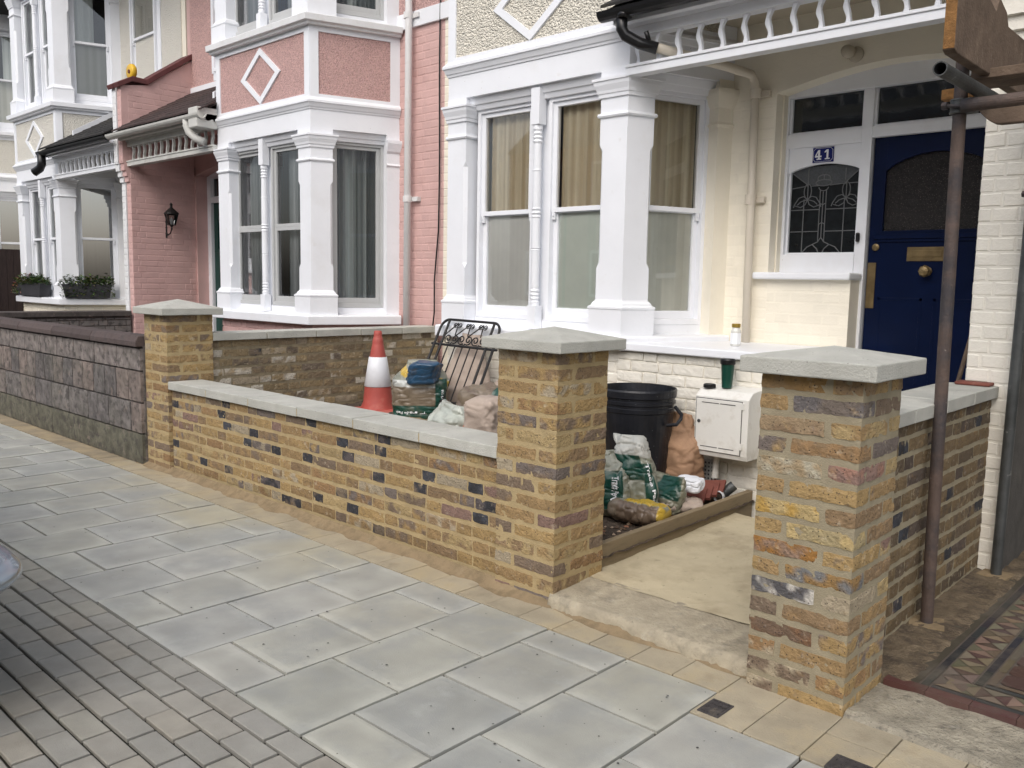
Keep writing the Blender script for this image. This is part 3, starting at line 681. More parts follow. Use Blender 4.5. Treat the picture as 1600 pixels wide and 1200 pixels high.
# =================================================================== HOUSES
YB, YW, YF = 5.0, 5.87, 6.05
CA = math.radians(70)
def house(x0, s, st, name, label, full=True):
    X = lambda a: x0+s*a
    t = thing(name, label, 'house', (X(2.6), 5.9, 0), 'terrace of bay-fronted houses')
    G = mt[st['glass']]; trim = mt[st['trim']]; wallm = mt[st['wall']]
    A0, A1 = 1.0, 2.82
    dx = .87/math.tan(CA)
    BP = [(X(A0)-s*dx, YW), (X(A0), YB), (X(A1), YB), (X(A1)+s*dx, YW)]
    def bx(mb, a0, a1, *r, **k):
        p, q = sorted((X(a0), X(a1))); mb.box(p, q, *r, **k)
    # --- walls
    mb = MB()
    bx(mb, 0, .75, YW, YW+.25, -.05, 6.0); bx(mb, 3.08, 3.48, YW, YW+.25, -.05, 3.4); bx(mb, 3.08, 5.2, YW, YW+.25, 3.4, 6.0)
    bx(mb, .7, 3.12, YW+1.2, YW+1.3, -.05, 6.0)
    # arched head over the porch opening
    n = 16; pts = [(X(3.48), 3.4)]+[(X(3.48+(5.2-3.48)*i/n), 2.87+.115*math.sin(PI*min(1, (3.48+(5.2-3.48)*i/n-3.48)/1.63))) for i in range(n+1)]+[(X(5.2), 3.4)]
    mb.ysec(pts, YW, YW+.17)
    # relief bricks on the flat wall
    if s > 0: O, u = (X(0), YW), (1, 0)
    else: O, u = (X(.75), YW), (1, 0)
    relief(mb, O, u, (0, -1), .75, .3, 3.97, 3, st.get('proud', .003))
    O = (X(3.14), YW) if s > 0 else (X(3.48), YW)
    relief(mb, O, (1, 0), (0, -1), .34, .3, 2.85, 4, .0012)
    mb.build('wall', wallm, t)
    mb = MB(); bx(mb, 0, .73, YW-.03, YW+.02, 4.02, 4.17); mb.build('string_course', trim, t)
    mb = MB(); bx(mb, .0, .73, YW-.012, YW+.02, 4.17, 6.0); mb.build('upper_render', mt[st['dash2']], t)
    mb = MB(); bx(mb, 3.1, 5.09, YW-.012, YW+.02, 3.98, 6.0); mb.build('upper_render', mt[st['dash2']], t)
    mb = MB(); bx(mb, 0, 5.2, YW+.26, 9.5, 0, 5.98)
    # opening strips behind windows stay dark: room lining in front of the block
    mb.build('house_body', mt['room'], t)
    # bay plinth brickwork under the lower sill
    mb = MB(); mb.sweep([(-.02, -.05), (-.02, 1.05), (-.3, 1.05), (-.3, -.05)], BP, s)
    pl = [(BP[i], BP[i+1]) for i in range(3)]
    for i, (p, q) in enumerate(pl):
        if s < 0: p, q = q, p
        L = math.hypot(q[0]-p[0], q[1]-p[1]); u = ((q[0]-p[0])/L, (q[1]-p[1])/L); n_ = (u[1], -u[0])
        O = (p[0]-n_[0]*.02, p[1]-n_[1]*.02); relief(mb, O, u, n_, L, .2, 1.05, i+6, .006)
    mb.build('plinth', mt[st['plinth']], t)
    # room lining
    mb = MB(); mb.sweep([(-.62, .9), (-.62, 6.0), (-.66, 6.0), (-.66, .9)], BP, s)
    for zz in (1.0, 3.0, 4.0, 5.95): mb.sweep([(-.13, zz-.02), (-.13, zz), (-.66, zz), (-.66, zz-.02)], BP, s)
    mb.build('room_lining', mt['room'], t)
    # --- bands
    mb = MB(); mb.sweep([(-.2, 1.045), (.075, 1.045), (.08, 1.05), (.08, 1.13), (.07, 1.14), (-.2, 1.155)], BP, s); mb.build('lower_sill', trim, t, bevel=.006)
    mb = MB(); mb.sweep([(-.13, 2.985), (0, 2.985), (0, 3.17), (-.13, 3.17)], BP, s)
    mb.sweep([(-.13, 2.89), (-.075, 2.89), (-.06, 2.93), (-.05, 2.93), (-.03, 2.985), (-.13, 2.985)], BP, s); mb.build('entablature', trim, t, bevel=.003)
    mb = MB(); mb.sweep([(-.1, 3.168), (.008, 3.168), (.012, 3.185), (.02, 3.19), (.035, 3.225), (.045, 3.23), (.045, 3.25), (.01, 3.285), (-.1, 3.285)], BP, s); mb.build('cornice_moulding', trim, t)
    mb = MB(); mb.sweep([(-.1, 3.2), (-.005, 3.2), (-.005, 3.96), (-.1, 3.96)], BP, s); mb.build('pebbledash_panel', mt[st['dash']], t)
    # strips framing the panels
    mb = MB()
    mb.sweep([(-.05, 3.285), (.008, 3.285), (.008, 3.315), (-.05, 3.315)], BP, s)
    mb.sweep([(-.05, 3.905), (.008, 3.905), (.008, 3.955), (-.05, 3.955)], BP, s)
    mit = mitres(BP, s)
    def along(i, d0, d1, o0, o1, z0, z1, mbx):
        p, q = BP[i], BP[i+1]; L = math.hypot(q[0]-p[0], q[1]-p[1]); u = ((q[0]-p[0])/L, (q[1]-p[1])/L)
        nn = (u[1]*s, -u[0]*s); mbx.obox(p, u, nn, d0, d1, o0, o1, z0, z1)
    along(1, 0.0, .085, -.05, .009, 3.30, 3.92, mb); along(1, A1-A0-.085, A1-A0, -.05, .009, 3.30, 3.92, mb)
    along(2, 0.0, .085, -.05, .009, 3.30, 3.92, mb); along(2, .80, .925, -.05, .009, 3.30, 3.92, mb)
    along(0, .84, .925, -.05, .009, 3.30, 3.92, mb); along(0, 0, .1, -.05, .009, 3.30, 3.92, mb)
    mb.build('panel_border', trim, t, bevel=.002)
    # diamond
    mb = MB(); cx, cz, hw, hh, tk = X(1.9), 3.6, .385, .285, .058
    o_ = [(cx-hw, cz), (cx, cz-hh), (cx+hw, cz), (cx, cz+hh)]; k = 1-tk*1.25/hh*.75; k2 = .76
    i_ = [(cx+(px-cx)*k2, cz+(pz-cz)*k2) for px, pz in o_]
    y0, y1 = YB-.012, YB+.02
    vs = [(px, y0, pz) for px, pz in o_+i_]+[(px, y1, pz) for px, pz in o_+i_]
    fs = []
    for q in range(4):
        r_ = (q+1) % 4; fs += [(q, r_, 4+r_, 4+q), (8+q, 12+q, 12+r_, 8+r_), (q, 8+q, 8+r_, r_), (4+q, 4+r_, 12+r_, 12+q)]
    mb.add(vs, fs); mb.build('diamond_moulding', trim, t)
    # upper sill
    mb = MB(); mb.sweep([(-.2, 3.955), (.055, 3.955), (.06, 3.975), (.09, 3.985), (.095, 4.045), (.08, 4.05), (-.2, 4.07)], BP, s); mb.build('upper_sill', mt[st['sill2']], t, bevel=.004)
    mb = MB(); mb.sweep([(-.13, 5.85), (0, 5.85), (0, 6.1), (-.13, 6.1)], BP, s); mb.build('upper_entablature', trim, t)
    # --- columns
    def column(ci, dz):
        c = BP[ci]; pv = BP[1] if ci == 2 else BP[0]; nx_ = BP[3] if ci == 2 else BP[2]
        def un(a, b): L = math.hypot(b[0]-a[0], b[1]-a[1]); return ((b[0]-a[0])/L, (b[1]-a[1])/L)
        u1 = un(c, pv); u2 = un(c, nx_)      # away from corner on both sides
        m = mit[ci]
        n1_ = (un(pv, c)[1]*s, -un(pv, c)[0]*s); n2_ = (un(c, nx_)[1]*s, -un(c, nx_)[0]*s)
        w1, w2 = (.235, .225) if ci == 2 else (.225, .215)
        def ring(o, z, lat=0, tw=0):
            pa = (c[0]+u1[0]*(w1+o), c[1]+u1[1]*(w1+o)); pb = (c[0]+u2[0]*(w2+o), c[1]+u2[1]*(w2+o))
            ch = .001-lat
            R = [(pa[0]-n1_[0]*.14, pa[1]-n1_[1]*.14), (pa[0]+n1_[0]*(o-ch), pa[1]+n1_[1]*(o-ch)), (pa[0]+n1_[0]*o-u1[0]*ch, pa[1]+n1_[1]*o-u1[1]*ch), (c[0]+m[0]*o, c[1]+m[1]*o), (pb[0]+n2_[0]*o-u2[0]*ch, pb[1]+n2_[1]*o-u2[1]*ch), (pb[0]+n2_[0]*(o-ch), pb[1]+n2_[1]*(o-ch)), (pb[0]-n2_[0]*.14, pb[1]-n2_[1]*.14), (c[0]-m[0]*.14, c[1]-m[1]*.14)]
            return [(x, y, z+dz) for x, y in R]
        prof = [(.035, 1.14), (.035, 1.325), (.04, 1.33), (.04, 1.345), (.022, 1.355), (.018, 1.37), (.004, 1.385), (0, 1.395), (0, 1.62)]
        rings = [ring(o, z) for o, z in prof]+[ring(0, 1.66, -.026), ring(0, 2.44, -.026), ring(0, 2.48)]
        prof2 = [(0, 2.665), (.012, 2.668), (.018, 2.68), (.012, 2.695), (0, 2.698), (0, 2.80), (.012, 2.802), (.014, 2.825), (.02, 2.83), (.024, 2.85), (.038, 2.885), (.042, 2.91), (.05, 2.912), (.05, 2.93), (0.003, 2.932), (.003, 2.99)]
        rings += [ring(o, z) for o, z in prof2]
        mb = MB(); mb.loft(rings); mb.build('column', trim, t, bevel=.003)
    for ci in (1, 2):
        column(ci, 0)
        column(ci, 2.92)
    # pilaster where the side of the bay meets the wall
    for ci, dz in ((0, 0), (2, 0), (0, 2.92), (2, 2.92)):
        p, q = BP[ci], BP[ci+1]; L = math.hypot(q[0]-p[0], q[1]-p[1]); u = ((q[0]-p[0])/L, (q[1]-p[1])/L); nn = (u[1]*s, -u[0]*s)
        d0, d1 = (.79, .97) if ci == 2 else (-.04, .14)
        mb = MB(); O = p
        def rg(o, z): return [(O[0]+u[0]*a+nn[0]*b, O[1]+u[1]*a+nn[1]*b, z+dz) for a, b in ((d0-o, -.14), (d0-o, .004+o), (d1, .004+o), (d1, -.14))]
        mb.loft([rg(0, 1.14), rg(0, 2.66), rg(.015, 2.68), rg(0, 2.70), rg(0, 2.8), rg(.015, 2.82), rg(.04, 2.9), rg(.04, 2.93), rg(0, 2.935), rg(0, 3.0)])
        if st['kind'] == 'pink' and dz == 0 and ci == 2: relief(mb, (O[0]+u[0]*d0+nn[0]*.004, O[1]+u[1]*d0+nn[1]*.004), u, nn, .15, 1.15, 2.64, 5, .004)
        mb.build('pilaster', mt['cream'] if st['kind'] == '41' and dz == 0 else trim, t)
    # solid frame behind the mullion and below the windows
    mb = MB(); bx(mb, 1.86, 2.04, YB+.12, YB+.19, 1.14, 2.99); bx(mb, 1.86, 2.04, YB+.12, YB+.19, 4.06, 5.91)
    for dz in (0, 2.92): mb.sweep([(-.19, 1.13+dz), (-.10, 1.13+dz), (-.10, 1.215+dz), (-.19, 1.22+dz)], BP, s)
    for dz in (0, 2.92): mb.sweep([(-.19, 2.86+dz), (-.125, 2.86+dz), (-.125, 3.0+dz), (-.19, 3.0+dz)], BP, s)
    mb.build('bay_frame', trim, t)
    # --- turned mullion
    for dz in (0, 2.92):
        cxm = X(1.95); mb = MB(); y = YB+.055
        mb.box(cxm-.042, cxm+.042, y-.04, y+.04, 1.15+dz, 1.33+dz); mb.box(cxm-.042, cxm+.042, y-.04, y+.04, 2.70+dz, 2.97+dz)
        pf = [(.035, 1.33), (.036, 1.36), (.03, 1.37), (.037, 1.385), (.03, 1.40), (.037, 1.415), (.03, 1.43), (.037, 1.445), (.03, 1.46), (.032, 1.47), (.034, 1.75), (.036, 1.755), (.03, 1.765), (.036, 1.775), (.034, 1.78), (.033, 2.0), (.038, 2.01), (.03, 2.025), (.039, 2.04), (.03, 2.055), (.038, 2.07), (.033, 2.08), (.033, 2.35), (.036, 2.36), (.033, 2.37), (.03, 2.56), (.037, 2.575), (.03, 2.59), (.037, 2.605), (.03, 2.62), (.037, 2.635), (.03, 2.65), (.037, 2.665), (.035, 2.70)]
        mb.lathe((cxm, y, dz), pf, 16); mb.build('turned_mullion', trim, t, smooth=False)
    # --- windows
    def window(O, u, nn, W, z0, z1, zm, mode, dz, cur):
        """O at the left jamb on the window plane, nn outward"""
        fr = mt['upvc'] if mode in ('upvc', 'single') else trim
        mb = MB(); f = .032
        for a, b, c, d in ((0, f, z0, z1), (W-f, W, z0, z1), (f, W-f, z0, z0+f*1.3), (f, W-f, z1-f, z1)):
            mb.obox(O, u, nn, a, b, -.06, .02, c, d)
        wf = mb.build('window', fr, t, bevel=.003)
        sash = [(z0+f*1.3, z1-f, 0)] if mode in ('single',) else [(zm, z1-f, 0), (z0+f*1.3, zm+.03, -.028)]
        for i, (a, b, d) in enumerate(sash):
            if mode == 'upvc': d = 0
            sm = MB(); q = .04; lo = .06 if i == 1 or len(sash) == 1 else .035
            if mode == 'upvc' and i == 1: b = zm
            sm.obox(O, u, nn, f, f+q, d-.04, d, a, b); sm.obox(O, u, nn, W-f-q, W-f, d-.04, d, a, b)
            sm.obox(O, u, nn, f+q, W-f-q, d-.04, d, a, a+lo); sm.obox(O, u, nn, f+q, W-f-q, d-.04, d, b-.035, b)
            if i == 0 and mode == 'sash':     # horns
                for h in (f+.002, W-f-q+.006): sm.obox(O, u, nn, h, h+.03, d-.035, d-.004, a-.055, a); sm.obox(O, u, nn, h+.006, h+.024, d-.03, d+.004, a-.03, a)
            so_ = sm.build('sash', fr, wf, bevel=.002)
            gm = MB(); P = lambda a_, c_: (O[0]+u[0]*a_+nn[0]*(d-.02), O[1]+u[1]*a_+nn[1]*(d-.02), c_)
            gm.add([P(f+q-.005, a+lo-.005), P(W-f-q+.005, a+lo-.005), P(W-f-q+.005, b-.03), P(f+q-.005, b-.03)], [(0, 1, 2, 3)])
            gm.build('pane', cur.get('glass', G), wf, recalc=False)
        # curtains: pleated sheets
        r = random.Random(int(abs(O[0])*100))
        for (ca, cb, cz0, cz1, dep, amp, per, pal, flat) in cur['sheets']:
            vs = []; ts = []; fs = []; n = 70
            a0_, a1_ = f+ca*(W-2*f), f+cb*(W-2*f); ph = r.random()*6; cl = None
            tints = []
            for i in range(n+1):
                a = a0_+(a1_-a0_)*i/n
                wv = 0 if flat else amp*(math.sin(a*2*PI/per+ph+2.2*n1((a, 7, dz), 7, O[0]))+.5*math.sin(a*2*PI/per*2.3+ph*2))
                nn_ = n1((a, 0, dz), 1/per*1.3, O[0])+.6*n1((a, 3, dz), 34, O[0]); k_ = min(1, max(0, .5+nn_*1.3))
                c = tuple(pal[0][q]*(1-k_)+pal[1][q]*k_ for q in range(3))
                for z in (cz0, cz1): vs.append((O[0]+u[0]*a-nn[0]*(dep+wv), O[1]+u[1]*a-nn[1]*(dep+wv), z)); ts.append(c)
            for i in range(n): fs.append((2*i, 2*i+2, 2*i+3, 2*i+1))
            m_ = MB(); m_.add(vs, fs, tint=ts); m_.build('curtain', mt['sheer'] if flat else mt['curtain_beige'], wf, smooth=True, recalc=False)
    BE = ((.95, .86, .66), (.66, .55, .38)); NET = ((.88, .88, .85), (.95, .95, .91)); NETG = ((.80, .91, .83), (.90, .95, .88))
    SH = ((.72, .76, .78), (.25, .29, .31)); BL = ((.52, .56, .54), (.62, .66, .64))
    kind = st['kind']
    def wins(dz):
        z0, z1, zm = 1.215+dz, 2.895+dz, 2.045+dz
        # front pair
        for a0, a1, which in ((1.255, 1.88, 0), (2.02, 2.645, 1)):
            if s > 0: O, u = (X(a0), YB+.115), (1, 0); W = a1-a0
            else: O, u = (X(a1), YB+.115), (1, 0); W = a1-a0
            if kind == '41':
                c = {'sheets': [(.05, 1.0, zm, z1, .085, .010, .085, BE, False), (-.02, .3, zm, z1, .125, 0, 1, ((.45, .48, .45), (.5, .52, .5)), True), (-.02, 1.02, z0, zm+.01, .052, 0, 1, NETG if which else NET, True), (.0, 1.02, z0, zm, .16, .012, .1, BE, False)]}; md = 'sash'
            elif kind == 'pink': c = {'glass': mt['glass_d'], 'sheets': [(.1, 1.0, z0, z1, .14, .018, .10, SH, False)]}; md = 'upvc'
            else: c = {'sheets': [(-.02, 1.02, z0, z1, .10, .004, .12, BL, False)]}; md = 'sash'
            window(O, u, (0, -1), W, z0, z1, zm, md, dz, c)
        # canted sides
        for ci in (2, 0):
            p, q = BP[ci], BP[ci+1]; L = math.hypot(q[0]-p[0], q[1]-p[1]); u = ((q[0]-p[0])/L, (q[1]-p[1])/L); nn = (u[1]*s, -u[0]*s)
            a0, a1 = (.225, .79) if ci == 2 else (.14, .70)
            O = (p[0]+u[0]*a0-nn[0]*.115, p[1]+u[1]*a0-nn[1]*.115)
            if kind == '41': c = {'sheets': [(-.02, .97, zm, z1, .085, .010, .09, BE, False), (-.02, 1.02, z0, zm+.01, .052, 0, 1, ((.86, .86, .77), (.93, .92, .83)), True)]}; md = 'sash'
            elif kind == 'pink': c = {'glass': mt['glass_d'], 'sheets': [(.0, 1.0, z0, z1, .12, .03, .11, ((.62, .68, .68), (.10, .12, .13)), False)]}; md = 'single'
            else: c = {'glass': mt['glassm'] if dz == 0 else G, 'sheets': [(-.02, 1.02, z0, zm, .10, .004, .12, ((.42, .42, .37), (.5, .5, .46)), True)]+([(-.02, .6, zm, z1, .10, .004, .12, BL, False)] if dz else [])}; md = 'sash'
            window(O, u, nn, a1-a0, z0, z1, zm, md, dz, c)
    wins(0); wins(2.92)
    # upper window over the porch
    mb = MB(); bx(mb, 3.55, 4.45, YW-.03, YW+.01, 4.06, 4.16); bx(mb, 3.5, 3.6, YW-.025, YW+.02, 4.16, 5.8); bx(mb, 4.4, 4.5, YW-.025, YW+.02, 4.16, 5.8); mb.build('window_surround', trim, t)
    window((X(3.6), YW-.045) if s > 0 else (X(4.4), YW-.045), (1, 0), (0, -1), .8, 4.16, 5.7, 4.95, 'sash', 2.9, {'glass': mt['glass_d'], 'sheets': []})
    mb = MB(); bx(mb, 3.58, 4.42, YW-.013, YW-.012-.001, 4.16, 5.7)
    # roof
    mb = MB(); mb.xsec([(YB-.15, 6.1), (YB-.15, 6.22), (8.0, 8.6), (11, 6.2), (11, 6.1)], *sorted((X(0), X(5.2)))); mb.build('roof', mt['mossroof'], t)
    # --- porch canopy
    zg = st['zg']; r = random.Random(9)
    mb = MB()
    for z0, z1, y0, y1 in ((2.915, 2.965, YB-.055, YB+.035), (2.965, 2.985, YB-.065, YB+.035)): bx(mb, 2.83, 5.085, y0, y1, z0, z1)
    mb.build('bottom_rail', trim if kind != 'pink' else mt['trim_grey'], t, bevel=.003)
    pm = trim if kind != 'pink' else mt['trim_grey']
    mb = MB(); bx(mb, 2.83, 5.085, YB-.05, YB+.03, st['zs'], st['zs']+.06); 
    pp = [(YB+.02, st['zs']+.06), (YB-.06, st['zs']+.06), (YB-.07, st['zs']+.085), (YB-.12, zg-.01), (YB-.16, zg-.005), (YB-.16, zg+.07), (YB+.02, zg+.07)]
    mb.xsec(pp, *sorted((X(2.79), X(5.085)))); mb.build('fascia', pm, t, bevel=.003)
    ns = 14
    for i in range(ns):
        xa = X(2.83+.075+i*.158); mb = MB(); rings = []
        for k in range(13):
            v = k/12; z = 2.983+(st['zs']-2.983)*v; o = .010*math.sin(v*2*PI*1.05+.5)*s; wd = .013+.003*math.cos(v*4*PI)
            rings.append([(xa+o-wd, YB-.03, z), (xa+o+wd, YB-.03, z), (xa+o+wd, YB+.0, z), (xa+o-wd, YB+.0, z)])
        mb.loft(rings); mb.build('spindle', pm, t)
    # gutter
    gm = mt[st['gutter']]; mb = MB(); rr = .058; pr = [(YB-.225+rr*math.cos(PI+PI*k/8), zg+.06+rr*math.sin(PI+PI*k/8)) for k in range(9)]
    pr += [(YB-.225+(rr-.006)*math.cos(2*PI-PI*k/8), zg+.06+(rr-.006)*math.sin(2*PI-PI*k/8)) for k in range(9)]
    mb.xsec(pr, *sorted((X(2.74), X(5.19)))); mb.build('gutter', gm, t, smooth=False)
    # tiled canopy roof
    mb = MB(); rows = 9; ya, za, yb_, zb_ = YB-.24, zg+.085, YW, zg+.745
    sy, sz = (yb_-ya)/rows, (zb_-za)/rows
    for k in range(rows):
        a = 2.77-(.0 if k else .03)+(.08 if k % 2 else 0)
        while a < 5.085:
            e = min(a+.165, 5.085); g = r.uniform(.8, 1.25); d = r.uniform(0, .003)
            p, q = sorted((X(a+.001), X(e-.001)))
            y0, zz = ya+sy*k, za+sz*k+.012
            mb.xsec([(y0, zz-.006+d), (y0, zz+.014+d), (y0+sy*1.5, zz+sz*1.5+.004), (y0+sy*1.5, zz+sz*1.5-.012)], p, q, tint=(g, g*.97, g*.95)); a = e
    mb.xsec([(ya+.02, za), (yb_, zb_), (yb_, zb_-.03), (ya+.02, za-.02)], *sorted((X(2.80), X(5.085))), tint=(.5, .5, .5))
    mb.build('porch_roof', mt[st['tiles']], t)
    # white flashing / verge board following the roof against the bay side
    mb = MB(); mb.xsec([(yb_-.75, zb_-.06-.75*(zb_-za)/(yb_-ya)+.06), (yb_-.0, zb_+.0+.03), (yb_, zb_+.10), (yb_-.75, zb_-.75*(zb_-za)/(yb_-ya)+.09)], *sorted((X(3.10), X(3.14))))
    bx(mb, 3.1, 5.085, YW-.03, YW, zb_+.0, zb_+.07); mb.build('flashing', trim, t)
    mb = MB(); bx(mb, 3.05, 5.085, YB-.03, YW, 3.375, 3.40); mb.build('porch_ceiling', mt['ceiling'] if kind == '41' else wallm, t)
    # --- party wall projecting between the porches
    mb = MB(); wm = mt[st['party']]
    prof = [(4.985, -.05), (4.985, 2.72), (4.96, 2.725), (4.96, 2.79), (4.935, 2.795), (4.935, 2.86), (4.91, 2.865), (4.91, 2.95), (4.895, 2.955), (4.895, 3.93), (5.22, 3.985), (YW, 4.42), (YW+.01, -.05)]
    pw = st.get('pw', 5.2)
    mb.xsec(prof, *sorted((X(5.087), X(pw))))
    inside = lambda a, z: (z < 3.93+max(0, (a+4.985-5.2))*.62-.05)
    relief(mb, (X(5.087), 4.985), (0, 1), (-s, 0), .885, .05, 4.4, 12, st.get('proud', .003), inside=inside)
    lo_ = min(X(5.087), X(pw))
    relief(mb, (lo_, 4.985), (1, 0), (0, -1), pw-5.087, .05, 2.70, 14, .0035)
    relief(mb, (lo_, 4.895), (1, 0), (0, -1), pw-5.087, 2.97, 3.9, 15, .003)
    mb.build('party_wall', wm, t)
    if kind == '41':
        mb = MB(); bx(mb, pw+.002, pw+.008, 4.99, YW+.15, -.05, 3.9); mb.build('dark_side', M('side_dark_grey', (.07, .066, .062), .9, .3, 6, .5, 60, dirt=[((.16, .15, .13), 5, .55, .8, .5)]), t)  # thin dark grey sheet covering the outer side of the party wall
    if kind in ('pink', '41', 'h3'):
        mb = MB(); cps = [(4.86, 3.90), (5.04, 4.0), (5.24, 3.99), (YW, 4.44), (YW, 4.51), (5.22, 4.055), (5.04, 4.065), (4.84, 3.955)]
        mb.xsec(cps, *sorted((X(5.05), X(5.2)))); mb.build('coping', mt['redtile'], t, bevel=.006)
    # --- porch: frame, side light, door
    z_f = .5
    fm = trim
    jamb = MB(); y0, y1 = YF-.02, YF+.06
    for a0, a1 in ((3.44, 3.50), (4.035, 4.105), (4.955, 5.087)): bx(jamb, a0, a1, y0, y1, z_f if a0 > 4 else 1.6, 3.02)
    bx(jamb, 3.5, 4.035, y0-.006, y1, 1.60, 1.745); bx(jamb, 3.50, 4.035, y0, y1, 2.50, 2.60); bx(jamb, 4.105, 4.955, y0, y1, 2.525, 2.60)
    bx(jamb, 3.5, 4.955, y0-.004, y1, 2.855, 3.06)
    bx(jamb, 3.50, 3.515, y0-.01, y1, 1.745, 2.5); 
    df = jamb.build('door_frame', fm, t, bevel=.004)
    # arched board over the side light
    mb = MB(); n = 14; aa, ab = 3.515, 4.035
    arc = lambda f_: 2.325+.055*math.sin(PI*f_)**.8 if 0 < f_ < 1 else 2.325
    pts = [(X(aa), 2.5)]+[(X(aa+(ab-aa)*i/n), arc(i/n)) for i in range(n+1)]+[(X(ab), 2.5)]
    mb.ysec(pts, YF-.008, YF+.03); mb.build('arched_board', fm, df, bevel=.002)
    for a0, a1, z0, z1, m_, nm in ((3.5, 4.035, 2.6, 2.855, 'fanglass', 'fanlight'), (4.105, 4.955, 2.6, 2.855, 'fanglass', 'fanlight'), (3.515, 4.035, 1.745, 2.4, 'leadglass', 'side_light')):
        mb = MB(); bx(mb, a0-.005, a1+.005, YF+.03, YF+.036, z0-.005, z1+.005)
        o = mb.build(nm, mt[m_], t)
        if nm == 'side_light': side = o
    # beads round the fanlights
    mb = MB()
    for a0, a1, z0, z1 in ((3.5, 4.035, 2.6, 2.855), (4.105, 4.955, 2.6, 2.855), (3.515, 4.035, 1.745, 2.33)):
        for q in ((a0, a0+.014, z0, z1), (a1-.014, a1, z0, z1), (a0+.014, a1-.014, z0, z0+.014)): bx(mb, q[0], q[1], YF+.008, YF+.03, q[2], q[3])
    mb.build('glazing_bead', fm, df)
    # reveal / low wall below side light
    mb = MB(); bx(mb, 3.48, 4.085, YW, YF-.02, .3, 1.565); relief(mb, (min(X(3.48), X(4.085)), YW), (1, 0), (0, -1), .605, .5, 1.54, 21, .0012)
    bx(mb, 3.44, 3.49, YW+.1, YF+.05, .3, 3.0); bx(mb, 5.05, 5.087, YW, YF+.05, .3, 3.0)
    mb.build('porch_dwarf_wall', wallm, t)
    mb = MB(); bx(mb, 3.385, 4.10, YW-.06, YF-.02, 1.563, 1.613); mb.build('side_light_sill', trim, t, bevel=.012)
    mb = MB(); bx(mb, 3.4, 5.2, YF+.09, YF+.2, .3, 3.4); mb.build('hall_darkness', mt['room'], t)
    # door
    d = MB(); da, db = 4.115, 4.945; yd0, yd1 = YF+.02, YF+.065; dm = mt[st['door']]
    ga, gb, gz0, gzs, gza = 4.20, 4.845, 1.90, 2.30, 2.405
    bx(d, da, ga, yd0, yd1, z_f, 2.525); bx(d, gb, db, yd0, yd1, z_f, 2.525); bx(d, ga, gb, yd0, yd1, z_f, gz0)
    n = 16; arc2 = lambda f_: gzs+(gza-gzs)*math.sin(PI*f_)**.7 if 0 < f_ < 1 else gzs
    d.ysec([(X(ga), 2.525)]+[(X(ga+(gb-ga)*i/n), arc2(i/n)) for i in range(n+1)]+[(X(gb), 2.525)], yd0, yd1)
    # moulded drip rail under the glass and sunk lower panels
    bx(d, da+.04, db-.04, yd0-.022, yd0, 1.845, 1.875); bx(d, da+.055, db-.055, yd0-.012, yd0, 1.825, 1.845)
    for pa, pb in ((4.20, 4.49), (4.56, 4.85)):
        for q in ((pa, pa+.018, .7, 1.45), (pb-.018, pb, .7, 1.45), (pa, pb, .7, .718), (pa, pb, 1.432, 1.45)): bx(d, q[0], q[1], yd0-.002, yd0, q[2], q[3])
    do = d.build('front_door', dm, t, bevel=.003)
    mb = MB(); bx(mb, ga-.01, gb+.01, YF+.045, YF+.05, gz0-.01, gza+.01); mb.build('door_glass', mt['obscure'], do)
    if kind == '41':
        mb = MB(); lx0, lx1, lz0, lz1 = X(4.375), X(4.625), 1.695, 1.788; y = YF+.02
        mb.box(lx0, lx1, y-.008, y, lz0, lz1); mb.box(lx0+.03, lx1-.03, y-.013, y-.008, lz0+.028, lz1-.022)
        mb.build('letter_plate', mt['brass'], do, bevel=.003)
        mb = MB(); c = (X(4.51), y, 1.628); 
        rings = []
        for r_, dd in ((.032, 0), (.032, .012), (.014, .016), (.014, .035), (.036, .045), (.040, .06), (.030, .078), (.008, .084)):
            rings.append([(c[0]+r_*math.cos(q*PI/4), c[1]-dd, c[2]+r_*math.sin(q*PI/4)) for q in range(8)])
        mb.loft(rings); mb.build('door_knob', mt['brass'], do)
        mb = MB(); rings = [[(X(4.165)+r_*math.cos(q*PI/8), y-dd, 1.79+r_*math.sin(q*PI/8)) for q in range(16)] for r_, dd in ((.024, 0), (.024, .008), (.012, .012))]
        mb.loft(rings); mb.build('door_lock', mt['brass'], do)
        mb = MB(); mb.box(X(4.12), X(4.175), y-.006, y, 1.375, 1.685); mb.build('finger_plate', mt['brass'], do)
    if kind == '41':
        # lead came pattern on the side light; normalised (0..1, 0..1 from bottom)
        la, lb, l0, l1 = 3.53, 4.022, 1.755, 2.375
        def PT(u_, v_): return (X(la+(lb-la)*u_), YF+.027, l0+(l1-l0)*v_)
        ln = []
        def arc_(cx_, cy_, rx, ry, a0, a1, n=12): return [(cx_+rx*math.cos(a0+(a1-a0)*i/n), cy_+ry*math.sin(a0+(a1-a0)*i/n)) for i in range(n+1)]
        ln += [[(0, .25), (.44, .25)], [(.53, .25), (1, .25)], [(0, .50), (.44, .5)], [(.53, .5), (1, .5)], [(0, .75), (.22, .77)], [(.3, .77), (.42, .77)], [(.58, .77), (.78, .78)], [(.85, .78), (1, .78)]]
        ln += [[(.2, 0), (.2, .62)], [(.8, 0), (.8, .62)], [(.25, .8), (.25, .97)], [(.8, .82), (.8, .95)]]
        ln += [[(.44, .14), (.44, .72)], [(.53, .14), (.53, .72)], [(.485, .18), (.485, .70)], [(.44, .57), (.485, .55), (.53, .57)], [(.44, .33), (.485, .35), (.53, .33)]]
